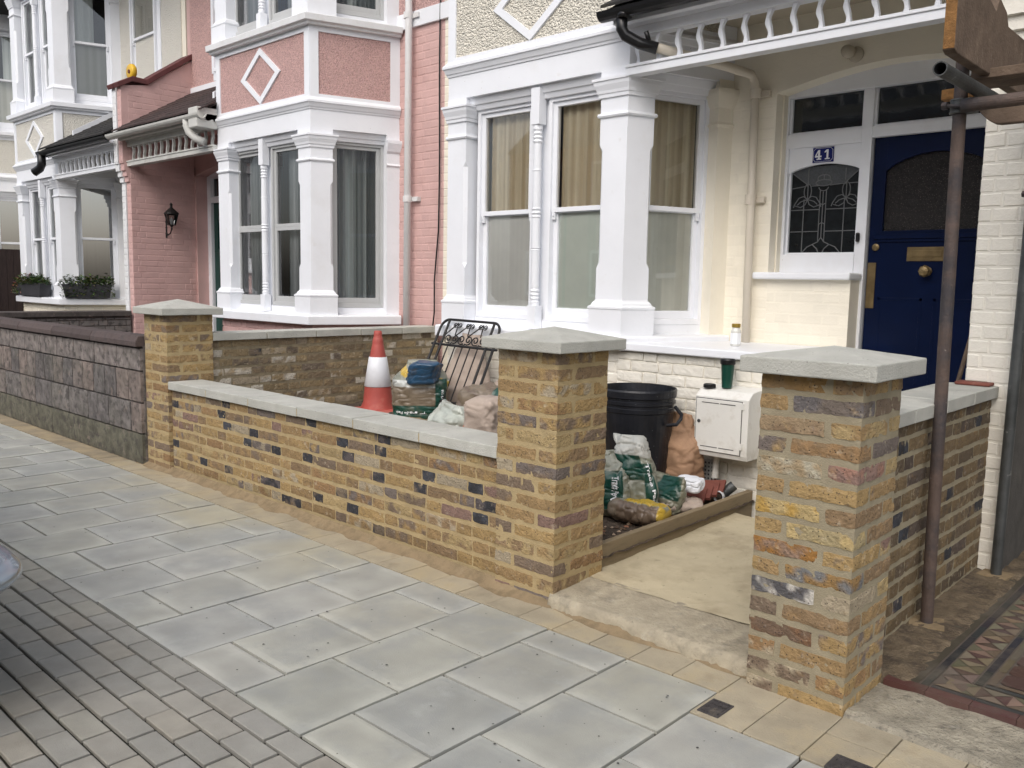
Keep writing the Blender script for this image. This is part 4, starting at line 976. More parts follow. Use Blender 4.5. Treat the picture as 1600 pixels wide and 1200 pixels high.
        ln += [[(.485, .18), (.44, .13), (.36, .10), (.28, .07), (.2, 0)], [(.485, .18), (.53, .13), (.61, .10), (.7, .07), (.78, 0)], [(.36, .10), (.43, .05), (.46, 0)], [(.61, .10), (.54, .05), (.51, 0)]]
        ln += [arc_(.485, .75, .07, .04, PI, 2*PI), arc_(.485, .80, .12, .035, 0, 2*PI, 20), arc_(.485, .855, .09, .035, 0, PI), [(.395, .855), (.395, .82)], [(.575, .855), (.575, .82)], [(.485, .89), (.485, .84)]]
        ln += [[(0, .93), (.22, .80), (.25, .76)], [(1, .93), (.83, .81), (.8, .77)]]
        for cxl, sg in ((.23, 1), (.80, -1)):
            ln += [arc_(cxl+.02, .71, .055, .085, 0, 2*PI, 20), [(cxl+.02, .795), (cxl+.02, .62)]]
            for sd in (1, -1):
                ln += [[(cxl+.02, .62), (cxl+.02+sd*.06, .655), (cxl+.02+sd*.13, .64), (cxl+.02+sd*.19, .57), (cxl+.02+sd*.21, .53)], [(cxl+.02, .62), (cxl+.02+sd*.03, .56), (cxl+.02+sd*.1, .53), (cxl+.02+sd*.18, .55)], [(cxl+.02, .62), (cxl+.02+sd*.1, .595), (cxl+.02+sd*.15, .56)]]
        mb = MB()
        for l in ln: mb.tube([PT(*p) for p in l], .0034, 6)
        mb.build('lead_came', mt['lead'], side)
        mb = MB(); n = 12; vs = [PT(i/n, 1-.0) for i in range(n+1)]
        top = [PT(.24, .79), PT(.42, .77), PT(.58, .77), PT(.80, .79), PT(1, .93), PT(1, .99), PT(0, .99), PT(0, .93)]
        mb.add([(x, y+.0015, z) for x, y, z in top], [tuple(range(8))]); mb.build('hammered_pane', mt['leadtop'], side, recalc=False)
    return t, BP, X
S41 = dict(kind='41', wall='cream', trim='white', glass='glass', dash='dash_cream', dash2='dash_cream', plinth='whitebrick', sill2='white', zg=3.235, zs=3.162, gutter='black', tiles='mossroof', party='whitebrick', door='blue', pw=5.315)
SPK = dict(kind='pink', wall='pink', trim='white', glass='glass_d', dash='dash_pink', dash2='dash_pink', plinth='pink', sill2='white_old', zg=3.235, zs=3.16, gutter='trim_grey', tiles='tileroof', party='pink', door='green', proud=.003)
SH3 = dict(kind='h3', wall='cream', trim='white', glass='glass', dash='dash_grey', dash2='dash_grey', plinth='cream', sill2='white', zg=3.235, zs=3.16, gutter='black', tiles='mossroof', party='white_old', door='green')
SH4 = dict(SH3, plinth='greybrick', party='white_old')
house(-6.43, 1, S41, 'terraced_house', 'cream and white bay-fronted house with a deep blue door numbered 41')
house(-6.43, -1, SPK, 'terraced_house', 'pink painted bay-fronted house with white columns and a dark green door')
house(-16.87, 1, SH3, 'terraced_house', 'white bay-fronted house with flower boxes on its sill, beyond the pink house')
house(-16.87, -1, SH4, 'terraced_house', 'farthest house at the left edge with grey-white upper render and curtained window')


# ------------------------------------------------- details fixed to number 41 and its neighbours
def porch_41():
    t = thing('porch_plinth', 'low white painted brick plinth with a thick white ledge, behind the meter cabinet', 'wall', (-2.95, 5.4, 0))
    mb = MB(); mb.box(-3.63, -2.30, 5.01, 5.86, -.05, 1.04)
    r = random.Random(4); z = .14; k = 0
    while z < 1.03:      # painted bricks with dented faces
        zt = min(z+.069, 1.036); p = -3.63-(0 if k % 2 else .12); i = k % 2
        while p < -2.30:
            L = (.108 if i % 3 == 2 else .225)*r.uniform(.95, 1.05); i += 1; a, b = max(p, -3.63), min(p+L, -2.30)
            if b-a > .03:
                g = 1+r.uniform(-.03, .03); d = r.uniform(-.002, .003)
                rbrick(mb, a, b, 5.0-d, 5.03, z+r.uniform(-.002, .002), zt+r.uniform(-.002, .002), (g, g, g), None, cell=.018, rad=.006, amp=.0032, seed=r.random()*60)
            p += L+.007
        z += .0765; k += 1
    relief(mb, (-2.30, 5.01), (0, 1), (1, 0), .85, .14, 1.04, 9)
    mb.build('brickwork', mt['whitebrick'], t)
    mb = MB(); mb.box(-3.63, -2.25, 4.955, 5.865, 1.045, 1.10); mb.build('ledge', mt['white'], t, bevel=.008)
    mb = MB()     # pepper-pot vent
    mb.box(-3.02, -2.78, 4.985, 5.0, .20, .37); vb = mb.build('air_brick', mt['trim_grey'], t)
    mb = MB()
    for i in range(9):
        for j in range(6):
            x, z = -3.00+i*.025, .218+j*.026
            mb.ysec([(x+.007*math.cos(q*PI/4), z+.007*math.sin(q*PI/4)) for q in range(8)], 4.9835, 4.9845)
    mb.build('vent_hole', mt['room'], vb)
    # steps up to the door
    t = thing('entry_steps', 'plain concrete steps rising to the blue front door', 'steps', (-1.82, 5.3, .1))
    for i, (ya, zz) in enumerate(((4.99, .22), (5.22, .36), (5.45, .5))):
        mb = MB(); mb.box(-2.295, -1.35, ya, 6.06, -.05 if i == 0 else zz-.15, zz); mb.build('step', mt['concrete'], t, bevel=.008)
    # number plate
    t = thing('house_number_plate', 'small blue enamel plate with the white number 41 above the leaded side light', 'sign', (-2.66, 6.03, 2.39))
    x0, x1, z0, z1, y = -2.737, -2.585, 2.388, 2.492, YF-.012
    mb = MB(); mb.box(x0, x1, y-.004, y+.004, z0, z1); mb.build('plate', mt['plate_blue'], t, bevel=.002)
    mb = MB(); cx, cz = (x0+x1)/2, (z0+z1)/2
    def poly(*p): mb.add([(cx+a_, y-.0052, cz+b_) for a_, b_ in p], [tuple(range(len(p)))])
    poly((-.046, -.033), (-.012, -.033), (-.012, -.025), (-.046, -.025)); poly((-.036, -.0245), (-.022, -.0245), (-.022, -.0165), (-.036, -.0165))
    poly((-.058, -.016), (-.010, -.016), (-.010, -.005), (-.058, -.005)); poly((-.036, -.0045), (-.022, -.0045), (-.022, .034), (-.036, .034))
    poly((-.058, -.0045), (-.0475, -.0045), (-.0365, .019), (-.0365, .034))
    poly((.014, -.033), (.050, -.033), (.050, -.025), (.014, -.025)); poly((.025, -.0245), (.039, -.0245), (.039, .034), (.025, .034)); poly((.011, .012), (.0245, .018), (.0245, .034), (.011, .022))
    mb.build('numerals', mt['letter'], t, recalc=False)
    mb = MB(); q = .006; c = .016
    loop = [(x0+q+c, z0+q), (x1-q-c, z0+q), (x1-q-.004, z0+q+c-.004), (x1-q, z0+q+c), (x1-q, z1-q-c), (x1-q-c, z1-q), (x0+q+c, z1-q), (x0+q, z1-q-c), (x0+q, z0+q+c), (x0+q+c, z0+q)]
    mb.tube([(a, y-.0045, b) for a, b in loop], .0012, 5); mb.build('border_line', mt['letter'], t)
    # bell push
    mb = MB(); mb.box(-2.385, -2.36, YF-.05, YF-.02, 1.825, 1.89)
    tag(mb.build('door_bell', mt['black'], bevel=.009), 'small black bell push on the white post beside the side light', 'door bell')
    # porch sensor light
    t = thing('porch_light', 'cream round flush porch lamp on the wall above the number 41', 'lamp', (-2.42, 5.84, 3.03))
    def disc(c, r_, d, n=20): return [[(c[0]+rr*math.cos(q*2*PI/n), c[1]-dd, c[2]+rr*math.sin(q*2*PI/n)) for q in range(n)] for rr, dd in ((r_, 0), (r_, d*.6), (r_*.8, d), (r_*.2, d*1.02))]
    mb = MB(); mb.loft(disc((-2.40, 5.87, 3.045), .05, .03)); mb.build('base', mt['ceiling'], t, smooth=True)
    mb = MB(); mb.loft(disc((-2.435, 5.845, 3.06), .042, .07)); mb.build('lamp_glass', mt['ceiling'], t, smooth=True)
    # downpipe of 41: black elbow, cream pipe under the soffit then down the wall
    t = thing('downpipe', 'cream painted downpipe in the porch corner with a black elbow under the gutter', 'pipe', (-3.05, 5.8, 1.1))
    mb = MB(); mb.tube([(-3.52, 4.775, 3.27), (-3.52, 4.775, 3.17), (-3.50, 4.79, 3.13), (-3.43, 4.86, 3.08), (-3.34, 4.93, 3.05)], .038, 12); mb.tube([(-3.50, 4.775, 3.27), (-3.50, 4.775, 3.235)], .05, 12)
    mb.tube([(-3.38, 4.90, 3.08), (-3.385, 4.86, 3.15)], .016, 8)
    mb.build('black_elbow', mt['black'], t, smooth=True)
    mb = MB(); mb.tube([(-3.35, 4.92, 3.055), (-3.16, 5.55, 3.02), (-3.10, 5.76, 3.0), (-3.085, 5.79, 2.95), (-3.08, 5.795, 2.86)], .032, 12)
    mb.tube([(-3.08, 5.795, 2.9), (-3.07, 5.795, 2.0), (-3.06, 5.795, 1.10)], .030, 12)
    mb.build('pipe', mt['creampipe'], t, smooth=True)
    for z in (2.87, 2.13):
        mb = MB(); mb.tube([(-3.078, 5.795, z-.035), (-3.078, 5.795, z+.035)], .039, 12); mb.box(-3.10, -2.99, 5.83, 5.868, z-.02, z+.02); mb.build('pipe_collar', mt['creampipe'], t, smooth=False)
    # ledge jar
    t = thing('glass_jar', 'small faceted glass jar of pale powder with a gold lid on the white ledge', 'jar', (-2.905, 5.36, 1.10))
    mb = MB(); mb.lathe((-2.905, 5.36, 1.1), [(.028, 0), (.034, .006), (.036, .05), (.034, .105), (.027, .122), (.025, .128)], 8); mb.build('jar_body', mt['jarglass'], t)
    mb = MB(); mb.lathe((-2.905, 5.36, 1.228), [(.028, 0), (.03, .003), (.03, .022), (.027, .026)], 20); mb.build('lid', mt['gold'], t)
    mb = MB(); mb.lathe((-2.905, 5.36, 1.115), [(.0362, 0), (.0372, .03), (.0368, .075)], 8, caps=False); mb.build('paper_label', mt['letter'], t, recalc=False)
porch_41()

def meter():
    t = thing('meter_cabinet', 'white steel meter cabinet with a locked door fixed to the painted plinth', 'cabinet', (-2.68, 4.9, .43))
    x0, x1, y0, y1, z0, z1 = -2.855, -2.485, 4.79, 4.998, .435, .845
    mb = MB(); mb.xsec([(y1, z0), (y0+.01, z0), (y0, z0+.03), (y0, z1-.03), (y0+.05, z1+.01), (y1, z1+.03)], x0, x1); mb.build('case', mt['cabinet'], t, bevel=.004)
    mb = MB(); mb.box(x0+.012, x1-.045, y0-.007, y0-.001, z0+.035, z1-.045); d = mb.build('door', mt['cabinet'], t, bevel=.002)
    mb = MB()
    for a, b in ((x0+.05, x0+.17), (x0+.18, x0+.285)):
        for z in (z0+.06, z1-.07): mb.box(a, b, y0-.0085, y0-.007, z, z+.005)
    mb.box(x0+.008, x0+.012, y0-.004, y0-.0005, z0+.03, z1-.04); mb.box(x0+.008, x1-.041, y0-.004, y0-.0005, z1-.045, z1-.040); mb.box(x1-.045, x1-.041, y0-.004, y0-.0005, z0+.03, z1-.04); mb.box(x0+.01, x1-.041, y0-.004, y0-.0005, z0+.031, z0+.035)
    mb.build('shadow_gap', mt['room'], d)
    for z in (z0+.07, z1-.09):
        mb = MB(); mb.box(x1-.044, x1-.030, y0-.009, y0-.001, z, z+.04); mb.build('hinge', mt['cabinet'], t)
    mb = MB(); rings = [[(x0+.035+r_*math.cos(q*PI/6), y0-.007-dd, z1-.19+r_*math.sin(q*PI/6)) for q in range(12)] for r_, dd in ((.011, 0), (.011, .005), (.006, .006))]
    mb.loft(rings); mb.build('lock', mt['galv'], d)
    mb = MB(); mb.tube([(-2.77, 4.93, .435), (-2.77, 4.93, .30)], .021, 10); mb.lathe((-2.77, 4.93, .27), [(.024, 0), (.024, .04)], 10); mb.build('supply_pipe', mt['cabinet'], t)
    t = thing('travel_cup', 'dark green reusable coffee cup with a black top standing on the white cabinet', 'cup', (-2.70, 4.90, .866))
    c = (-2.70, 4.90, .866)
    mb = MB(); mb.lathe(c, [(.030, 0), (.032, .004), (.042, .15), (.043, .155)], 24); mb.build('cup_body', mt['cupgreen'], t, smooth=False)
    mb = MB(); mb.lathe(c, [(.045, .150), (.047, .155), (.048, .178), (.045, .184), (.044, .178)], 24); mb.build('rim', mt['black'], t)
    mb = MB(); mb.lathe((-2.80, 4.86, .862), [(.036, 0), (.040, .003), (.040, .02), (.036, .024), (.03, .02), (.006, .021)], 20)
    tag(mb.build('cup_lid', mt['black']), 'loose round black cup lid lying on the white cabinet', 'lid')
meter()

def pink_bits():
    t = thing('downpipe', 'white downpipe on the pink brickwork between the two bays', 'pipe', (-6.9, 5.8, .3))
    mb = MB(); mb.tube([(-6.88, 5.79, 6.0), (-6.88, 5.79, 4.0), (-6.90, 5.79, .25)], .036, 14); mb.build('pipe', mt['rainpipe'], t, smooth=True)
    for z in (4.12, 2.33, .9):
        mb = MB(); mb.tube([(-6.89, 5.79, z-.03), (-6.89, 5.79, z+.03)], .046, 14); mb.box(-6.87, -6.77, 5.82, 5.868, z-.022, z+.022); mb.build('pipe_collar', mt['rainpipe'], t)
    mb = MB(); pts = [(-6.475+.006*math.sin(z*3), 5.845, z) for z in [6-.25*i for i in range(17)]]+[(-6.50, 5.84, 1.75), (-6.515, 5.83, 1.5), (-6.50, 5.82, 1.2), (-6.50, 5.80, 1.05)]
    mb.tube(pts, .008, 6); tag(mb.build('cable', mt['black'], smooth=True), 'thin black cable hanging down the line between the pink and cream walls', 'cable')
    # short rainwater elbow at pink canopy
    t = thing('rainwater_outlet', 'short curved white outlet pipe at the right end of the pink porch gutter', 'pipe', (-9.35, 4.8, 3.05))
    mb = MB(); mb.tube([(-9.52, 4.775, 3.28), (-9.52, 4.775, 3.19), (-9.50, 4.79, 3.12), (-9.43, 4.84, 3.05), (-9.34, 4.88, 3.01)], .045, 12); mb.build('pipe', mt['trim_grey'], t, smooth=True)
    mb = MB(); mb.box(-9.42, -9.22, 4.74, 4.99, 3.15, 3.37); mb.build('boxed_end', mt['trim_grey'], t, bevel=.01)
    t = thing('rainwater_outlet', 'black bent outlet pipe at the left end of the white house porch gutter', 'pipe', (-14.0, 4.8, 3.05))
    mb = MB(); mb.tube([(-14.05, 4.775, 3.28), (-14.05, 4.775, 3.12), (-14.08, 4.76, 3.06), (-14.16, 4.70, 3.0)], .06, 12); mb.build('pipe', mt['black'], t, smooth=True)
    # lantern
    t = thing('wall_lantern', 'black iron carriage lantern on a bracket on the pink porch wall', 'lamp', (-11.4, 5.45, 2.1))
    c = (-11.36, 5.45)
    mb = MB()
    for q in range(6):
        a = q*PI/3; b = (q+1)*PI/3
        mb.tube([(c[0]+.05*math.cos(a), c[1]+.05*math.sin(a), 2.19), (c[0]+.085*math.cos(a), c[1]+.085*math.sin(a), 2.33)], .005, 5)
        mb.tube([(c[0]+.085*math.cos(a), c[1]+.085*math.sin(a), 2.33), (c[0]+.085*math.cos(b), c[1]+.085*math.sin(b), 2.33)], .007, 5)
        mb.tube([(c[0]+.05*math.cos(a), c[1]+.05*math.sin(a), 2.19), (c[0]+.05*math.cos(b), c[1]+.05*math.sin(b), 2.19)], .006, 5)
    mb.build('lantern_frame', mt['iron'], t)
    mb = MB(); mb.lathe((c[0], c[1], 2.335), [(.10, 0), (.095, .012), (.04, .065), (.02, .08), (.015, .11), (.022, .12), (.004, .15)], 12); mb.lathe((c[0], c[1], 2.12), [(.006, 0), (.014, .02), (.008, .04), (.03, .065), (.045, .07)], 12); mb.build('lantern_roof', mt['iron'], t)
    mb = MB(); mb.lathe((c[0], c[1], 2.195), [(.046, 0), (.08, .133)], 6, caps=False); mb.build('pane', mt['glass_d'], t, recalc=False)
    mb = MB(); mb.lathe((c[0], c[1], 2.20), [(.012, 0), (.02, .03), (.02, .06), (.006, .085)], 10); mb.build('bulb', mt['letter'], t)
    mb = MB(); mb.tube([(-11.53, 5.45, 2.02), (-11.53, 5.45, 2.28)], .02, 8); mb.tube([(-11.53, 5.45, 2.10), (-11.47, 5.45, 2.06), (-11.40, 5.45, 2.08), (-11.36, 5.45, 2.14)], .009, 6); mb.tube([(-11.54, 5.45, 2.13), (-11.53, 5.95, 2.13)], .006, 5); mb.build('bracket', mt['iron'], t)
    # yellow disc on the party wall
    t = thing('yellow_reel', 'round yellow plastic reel resting on top of the party wall between pink and white houses', 'reel', (-11.60, 5.08, 4.04))
    c = (-11.62, 5.09, 4.145)
    mb = MB(); rings = [[(c[0]+r_*math.cos(q*PI/12), c[1]+dx_, c[2]+r_*math.sin(q*PI/12)) for q in range(24)] for dx_, r_ in ((-.03, .03), (-.035, .085), (-.02, .10), (.02, .10), (.035, .085), (.03, .03))]
    mb.loft(rings); mb.build('reel_body', mt['yellow'], t, smooth=True)
    mb = MB(); mb.loft([[(c[0]+.025*math.cos(q*PI/6), c[1]+dx_, c[2]+.025*math.sin(q*PI/6)) for q in range(12)] for dx_ in (-.042, -.025)]); mb.build('hub', mt['clay'], t)
    # small vase inside pink window
    mb = MB(); mb.lathe((-8.62, 5.20, 1.25), [(.03, 0), (.03, .01), (.008, .03), (.008, .07), (.035, .11), (.04, .16), (.028, .20), (.034, .22)], 12)
    tag(mb.build('vase', mt['chair'], smooth=True), 'small dark goblet standing inside the left pink-house window', 'vase')
pink_bits()

def leafy(mb, cx, cy, z, rx, ry, rz, n, seed, cols, size=.045):
    r = random.Random(seed)
    for i in range(n):
        a = r.random()*2*PI; b = r.random()**.5; h = r.random()
        p = Vector((cx+rx*b*math.cos(a), cy+ry*b*math.sin(a), z+rz*h*(1.1-b*.6)))
        d = Vector((math.cos(a), math.sin(a), r.uniform(-.5, .9))).normalized(); sd_ = d.cross(Vector((0, 0, 1))).normalized(); s = size*r.uniform(.6, 1.3)
        up = sd_.cross(d)*.2*s; c = tuple(v*r.uniform(.6, 1.3) for v in r.choice(cols))
        mb.add([p-d*s*.5, p+sd_*s*.32+up, p+d*s*.6, p-sd_*s*.32+up], [(0, 1, 2, 3)], tint=c)
def planters():
    GR = [(.05, .09, .02), (.08, .13, .03), (.03, .06, .02), (.12, .16, .04)]
    specs = [('flower_box', 'long grey window box with orange and pink flowers on the left of the white sill', -15.25, .55, GR+[(.35, .12, .05), (.4, .3, .28)], 11),
             ('flower_box', 'short grey window box with trailing green plants on the right of the white sill', -13.83, .34, GR, 12)]
    for nm, lb, cx, hw, cols, sd_ in specs:
        front = hw > .4
        if front: O, u, nn = (cx, 4.98), (1, 0), (0, -1)
        else:
            O = (-13.90, 5.30); u = (math.cos(CA), math.sin(CA)); nn = (u[1], -u[0]); cx, cy = O
        t = thing(nm, lb, 'planter', (O[0], O[1], 1.15), 'window boxes on the far white bay')
        mb = MB()
        mb.loft([[(O[0]+u[0]*a+nn[0]*b, O[1]+u[1]*a+nn[1]*b, z) for a, b in ((-hw*k, -.08*k), (hw*k, -.08*k), (hw*k, .09*k), (-hw*k, .09*k))] for z, k in ((1.155, .9), (1.33, 1), (1.345, 1.04), (1.36, 1.04))]); mb.build('box', mt['planter'], t)
        mb = MB()
        for i in range(9 if front else 6):
            a = -hw+2*hw*(i+.5)/(9 if front else 6)
            leafy(mb, O[0]+u[0]*a, O[1]+u[1]*a+nn[1]*.02, 1.33, .13, .11, .19, 90, sd_*10+i, cols if i < 4 or not front else GR, .05)
            if not front or i < 2: leafy(mb, O[0]+u[0]*a*1.15+nn[0]*.1, O[1]+u[1]*a*1.15+nn[1]*.1, 1.17, .08, .06, .2, 30, sd_*10+i+50, cols, .045)
        mb.build('foliage', mt['leaf'], t, recalc=False)
planters()

# =================================================================== GARDEN CLUTTER
def edging():
    mb = MB(); vs = []
    mb.xsec([(3.37, .04), (3.37, .2), (5.0, .215), (5.0, .04)], -2.575, -2.535)
    tag(mb.build('timber_edging', mt['wood'], bevel=.004), 'long sand-dusted timber board on edge between the soil and the path', 'board')
edging()

def cone():
    t = thing('traffic_cone', 'orange traffic cone with a white reflective sleeve standing in the garden', 'traffic cone', (-5.98, 4.7, .345))
    c = (-5.98, 4.7, .345)
    mb = MB(); rings = []
    for h, z in ((.215, 0), (.22, .01), (.22, .028), (.19, .04), (.15, .045)):
        rings.append([(c[0]+h*math.copysign(min(1, abs(math.cos(a)*1.25)), math.cos(a)), c[1]+h*math.copysign(min(1, abs(math.sin(a)*1.25)), math.sin(a)), c[2]+z) for a in [q*2*PI/32+.2 for q in range(32)]])
    mb.loft(rings); mb.build('base', mt['cone_or'], t, smooth=False)
    mb = MB(); mb.lathe(c, [(.155, .03), (.150, .05), (.128, .10), (.118, .2), (.112, .245), (.075, .48), (.060, .55), (.050, .60), (.048, .605), (.049, .62), (.040, .66), (.036, .665), (.037, .69), (.034, .715), (.026, .722)], 36); mb.build('body', mt['cone_or'], t, smooth=True)
    mb = MB(); mb.lathe(c, [(.1165, .238), (.119, .24), (.0785, .493), (.0765, .495)], 36, caps=False); mb.build('sleeve', mt['cone_wh'], t, smooth=True, recalc=False)
cone()

def gate():
    # leaning back against the bay; local (u across, v up the gate)
    A = Vector((-5.25, 4.46, .53)); U = Vector((1, -.055, -.01)).normalized(); top = Vector((-5.385, 4.93, 1.19)); V = (top-A).normalized(); L = (top-A).length
    t = thing('iron_gate', 'black wrought iron garden gate with scrolls leaning against the bay', 'gate', (-5.05, 4.3, .4))
    W = .72; P = lambda a, b: A+U*a+V*b
    mb = MB(); r0 = .011
    fr = [P(0, 0), P(0, L-.09)]+[P(.09-.09*math.cos(q*PI/12), L-.09+.09*math.sin(q*PI/12)) for q in range(1, 7)]+[P(W-.09+.09*math.sin(q*PI/12), L-.09+.09*math.cos(q*PI/12)) for q in range(0, 6)]+[P(W, L-.09), P(W, 0)]
    mb.tube(fr, r0, 8)
    for a in (.085, W-.085): mb.tube([P(a, 0), P(a, L-.01)], .011, 8)
    mb.tube([P(-.03, L*.70), P(W+.04, L*.70)], .010, 8); mb.tube([P(0, .07), P(W, .07)], .010, 8)
    mb.build('gate_frame', mt['iron'], t)
    for i in range(5):
        mb = MB(); a = .085+(W-.17)*(i+1)/6; mb.tube([P(a, .07), P(a, L*.70)], .006, 6); mb.build('bar', mt['iron'], t)
    def scroll(cx, cy, r_, sg, turns=1.5, a0=0, w=.0045):
        pts = []
        for k in range(28):
            f = k/27; a = a0+sg*f*turns*2*PI; q = r_*(1-.78*f); pts.append(P(cx+q*math.cos(a), cy+q*math.sin(a)))
        return pts
    vz = L*.70
    for i in range(6):
        mb = MB(); cx = .15+(W-.30)*(i)/5; sg = 1 if i % 2 else -1
        pts = [P(cx+sg*.038*0+(-sg)*.035, vz+.005)]+scroll(cx, vz+.062, .046, sg, 1.45, PI+.9 if sg > 0 else -.9+0, .005)
        mb.tube(pts, .0055, 6); mb.build('scroll', mt['iron'], t)
    for i in range(3):
        cx = .21+.155*i; mb = MB(); tz = L-.03
        mb.tube([P(cx, tz), P(cx-.14 if i else .09, vz+.09)], .0055, 6); mb.tube([P(cx, tz), P(cx+.01, vz+.10)], .0055, 6)
        for sg in (-1, 1): mb.tube([P(cx, tz-.035)]+scroll(cx+sg*.028, tz-.02, .024, sg, 1.4, -PI/2), .004, 5)
        mb.build('strut', mt['iron'], t)
    mb = MB(); mb.tube([P(W-.03, .07), P(W+.02, .14)]+scroll(W-.03, .16, .03, 1, 1.3, 0), .005, 6); mb.build('latch_scroll', mt['iron'], t)
gate()

# ---- sacks: a closed surface S(u,v); u round, v from bottom to top
def sack(mb, base, w, d, h, rz=0, lean=(0, 0), sq=.6, neck=None, amp=.02, seed=0, colour=lambda u, v: (1, 1, 1), lay=False, nu=72, nv_=44, fold=.012, sc_=13):
    """w across, d deep, h tall; neck=(start, factor) pinches the top; lay puts it on its side"""
    ca, sa = math.cos(rz), math.sin(rz)
    def S(u, v, o=0):
        v = max(0.0, min(1.0, v)); a = u*2*PI; cu, su = math.cos(a), math.sin(a)
        x = math.copysign(abs(cu)**sq, cu)*w/2; y = math.copysign(abs(su)**sq, su)*d/2
        k = (min(1, v/.12))**.5*.25+.75 if v < .12 else 1.0
        k *= 1+.05*math.sin(v*PI)
        if neck and v > neck[0]:
            f = (v-neck[0])/(1-neck[0]); k *= 1+(neck[1]-1)*f*f*(3-2*f)
            y *= 1-.75*f
        elif v > .85: k *= 1-.35*((v-.85)/.15)**2
        x *= k; y *= k; z = v*h
        p = Vector((x, y, z)); q = nv(p, 8, seed)*amp*.8
        cr = abs(n1((x*1.0, y*1.0, z*2.0), 11, seed+4)); q += Vector((cu, su, 0))*(-fold*.8*max(0, 1-cr*9))
        dd = noise.voronoi(Vector((p.x*sc_+seed, p.y*sc_, p.z*sc_*.8-seed)))[0]; q += Vector((cu, su, .2))*((dd[1]-dd[0])*amp*1.5-amp*.4)
        nn = Vector((cu, su, 0)); p = p+q+nn*o
        p.x += lean[0]*v*v; p.y += lean[1]*v*v
        if lay: p = Vector((p.z-h/2, p.x*0+p.y, p.x+w/2))
        return Vector((base[0]+p.x*ca-p.y*sa, base[1]+p.x*sa+p.y*ca, base[2]+p.z))
    vs = []; ts = []; fs = []
    for j in range(nv_+1):
        for i in range(nu): vs.append(S(i/nu, j/nv_)); ts.append(colour(i/nu, j/nv_))
    for j in range(nv_):
        for i in range(nu): a, b = j*nu+i, j*nu+(i+1) % nu; fs.append((a, b, b+nu, a+nu))
    fs += [tuple(range(nu))[::-1], tuple(range(nv_*nu, nv_*nu+nu))]
    mb.add(vs, fs, tint=ts)
    return S
def print_on(S, s_, u0, v0, du, dv, size, ang=0, o=.004, flip=1):
    vs, fs = text_pts(s_, 1.0, .02); ca, sa = math.cos(ang), math.sin(ang); mb = MB()
    mb.add([S(u0+(v.x*ca-v.y*sa)*du*size, v0+(v.x*sa+v.y*ca)*dv*size, o) for v in vs], fs); return mb
BGRN, BTAN, BYEL, BBLU, BCLR, BWHT = (.006, .06, .043), (.20, .16, .115), (.50, .34, .04), (.02, .07, .14), (.24, .25, .20), (.5, .52, .5)
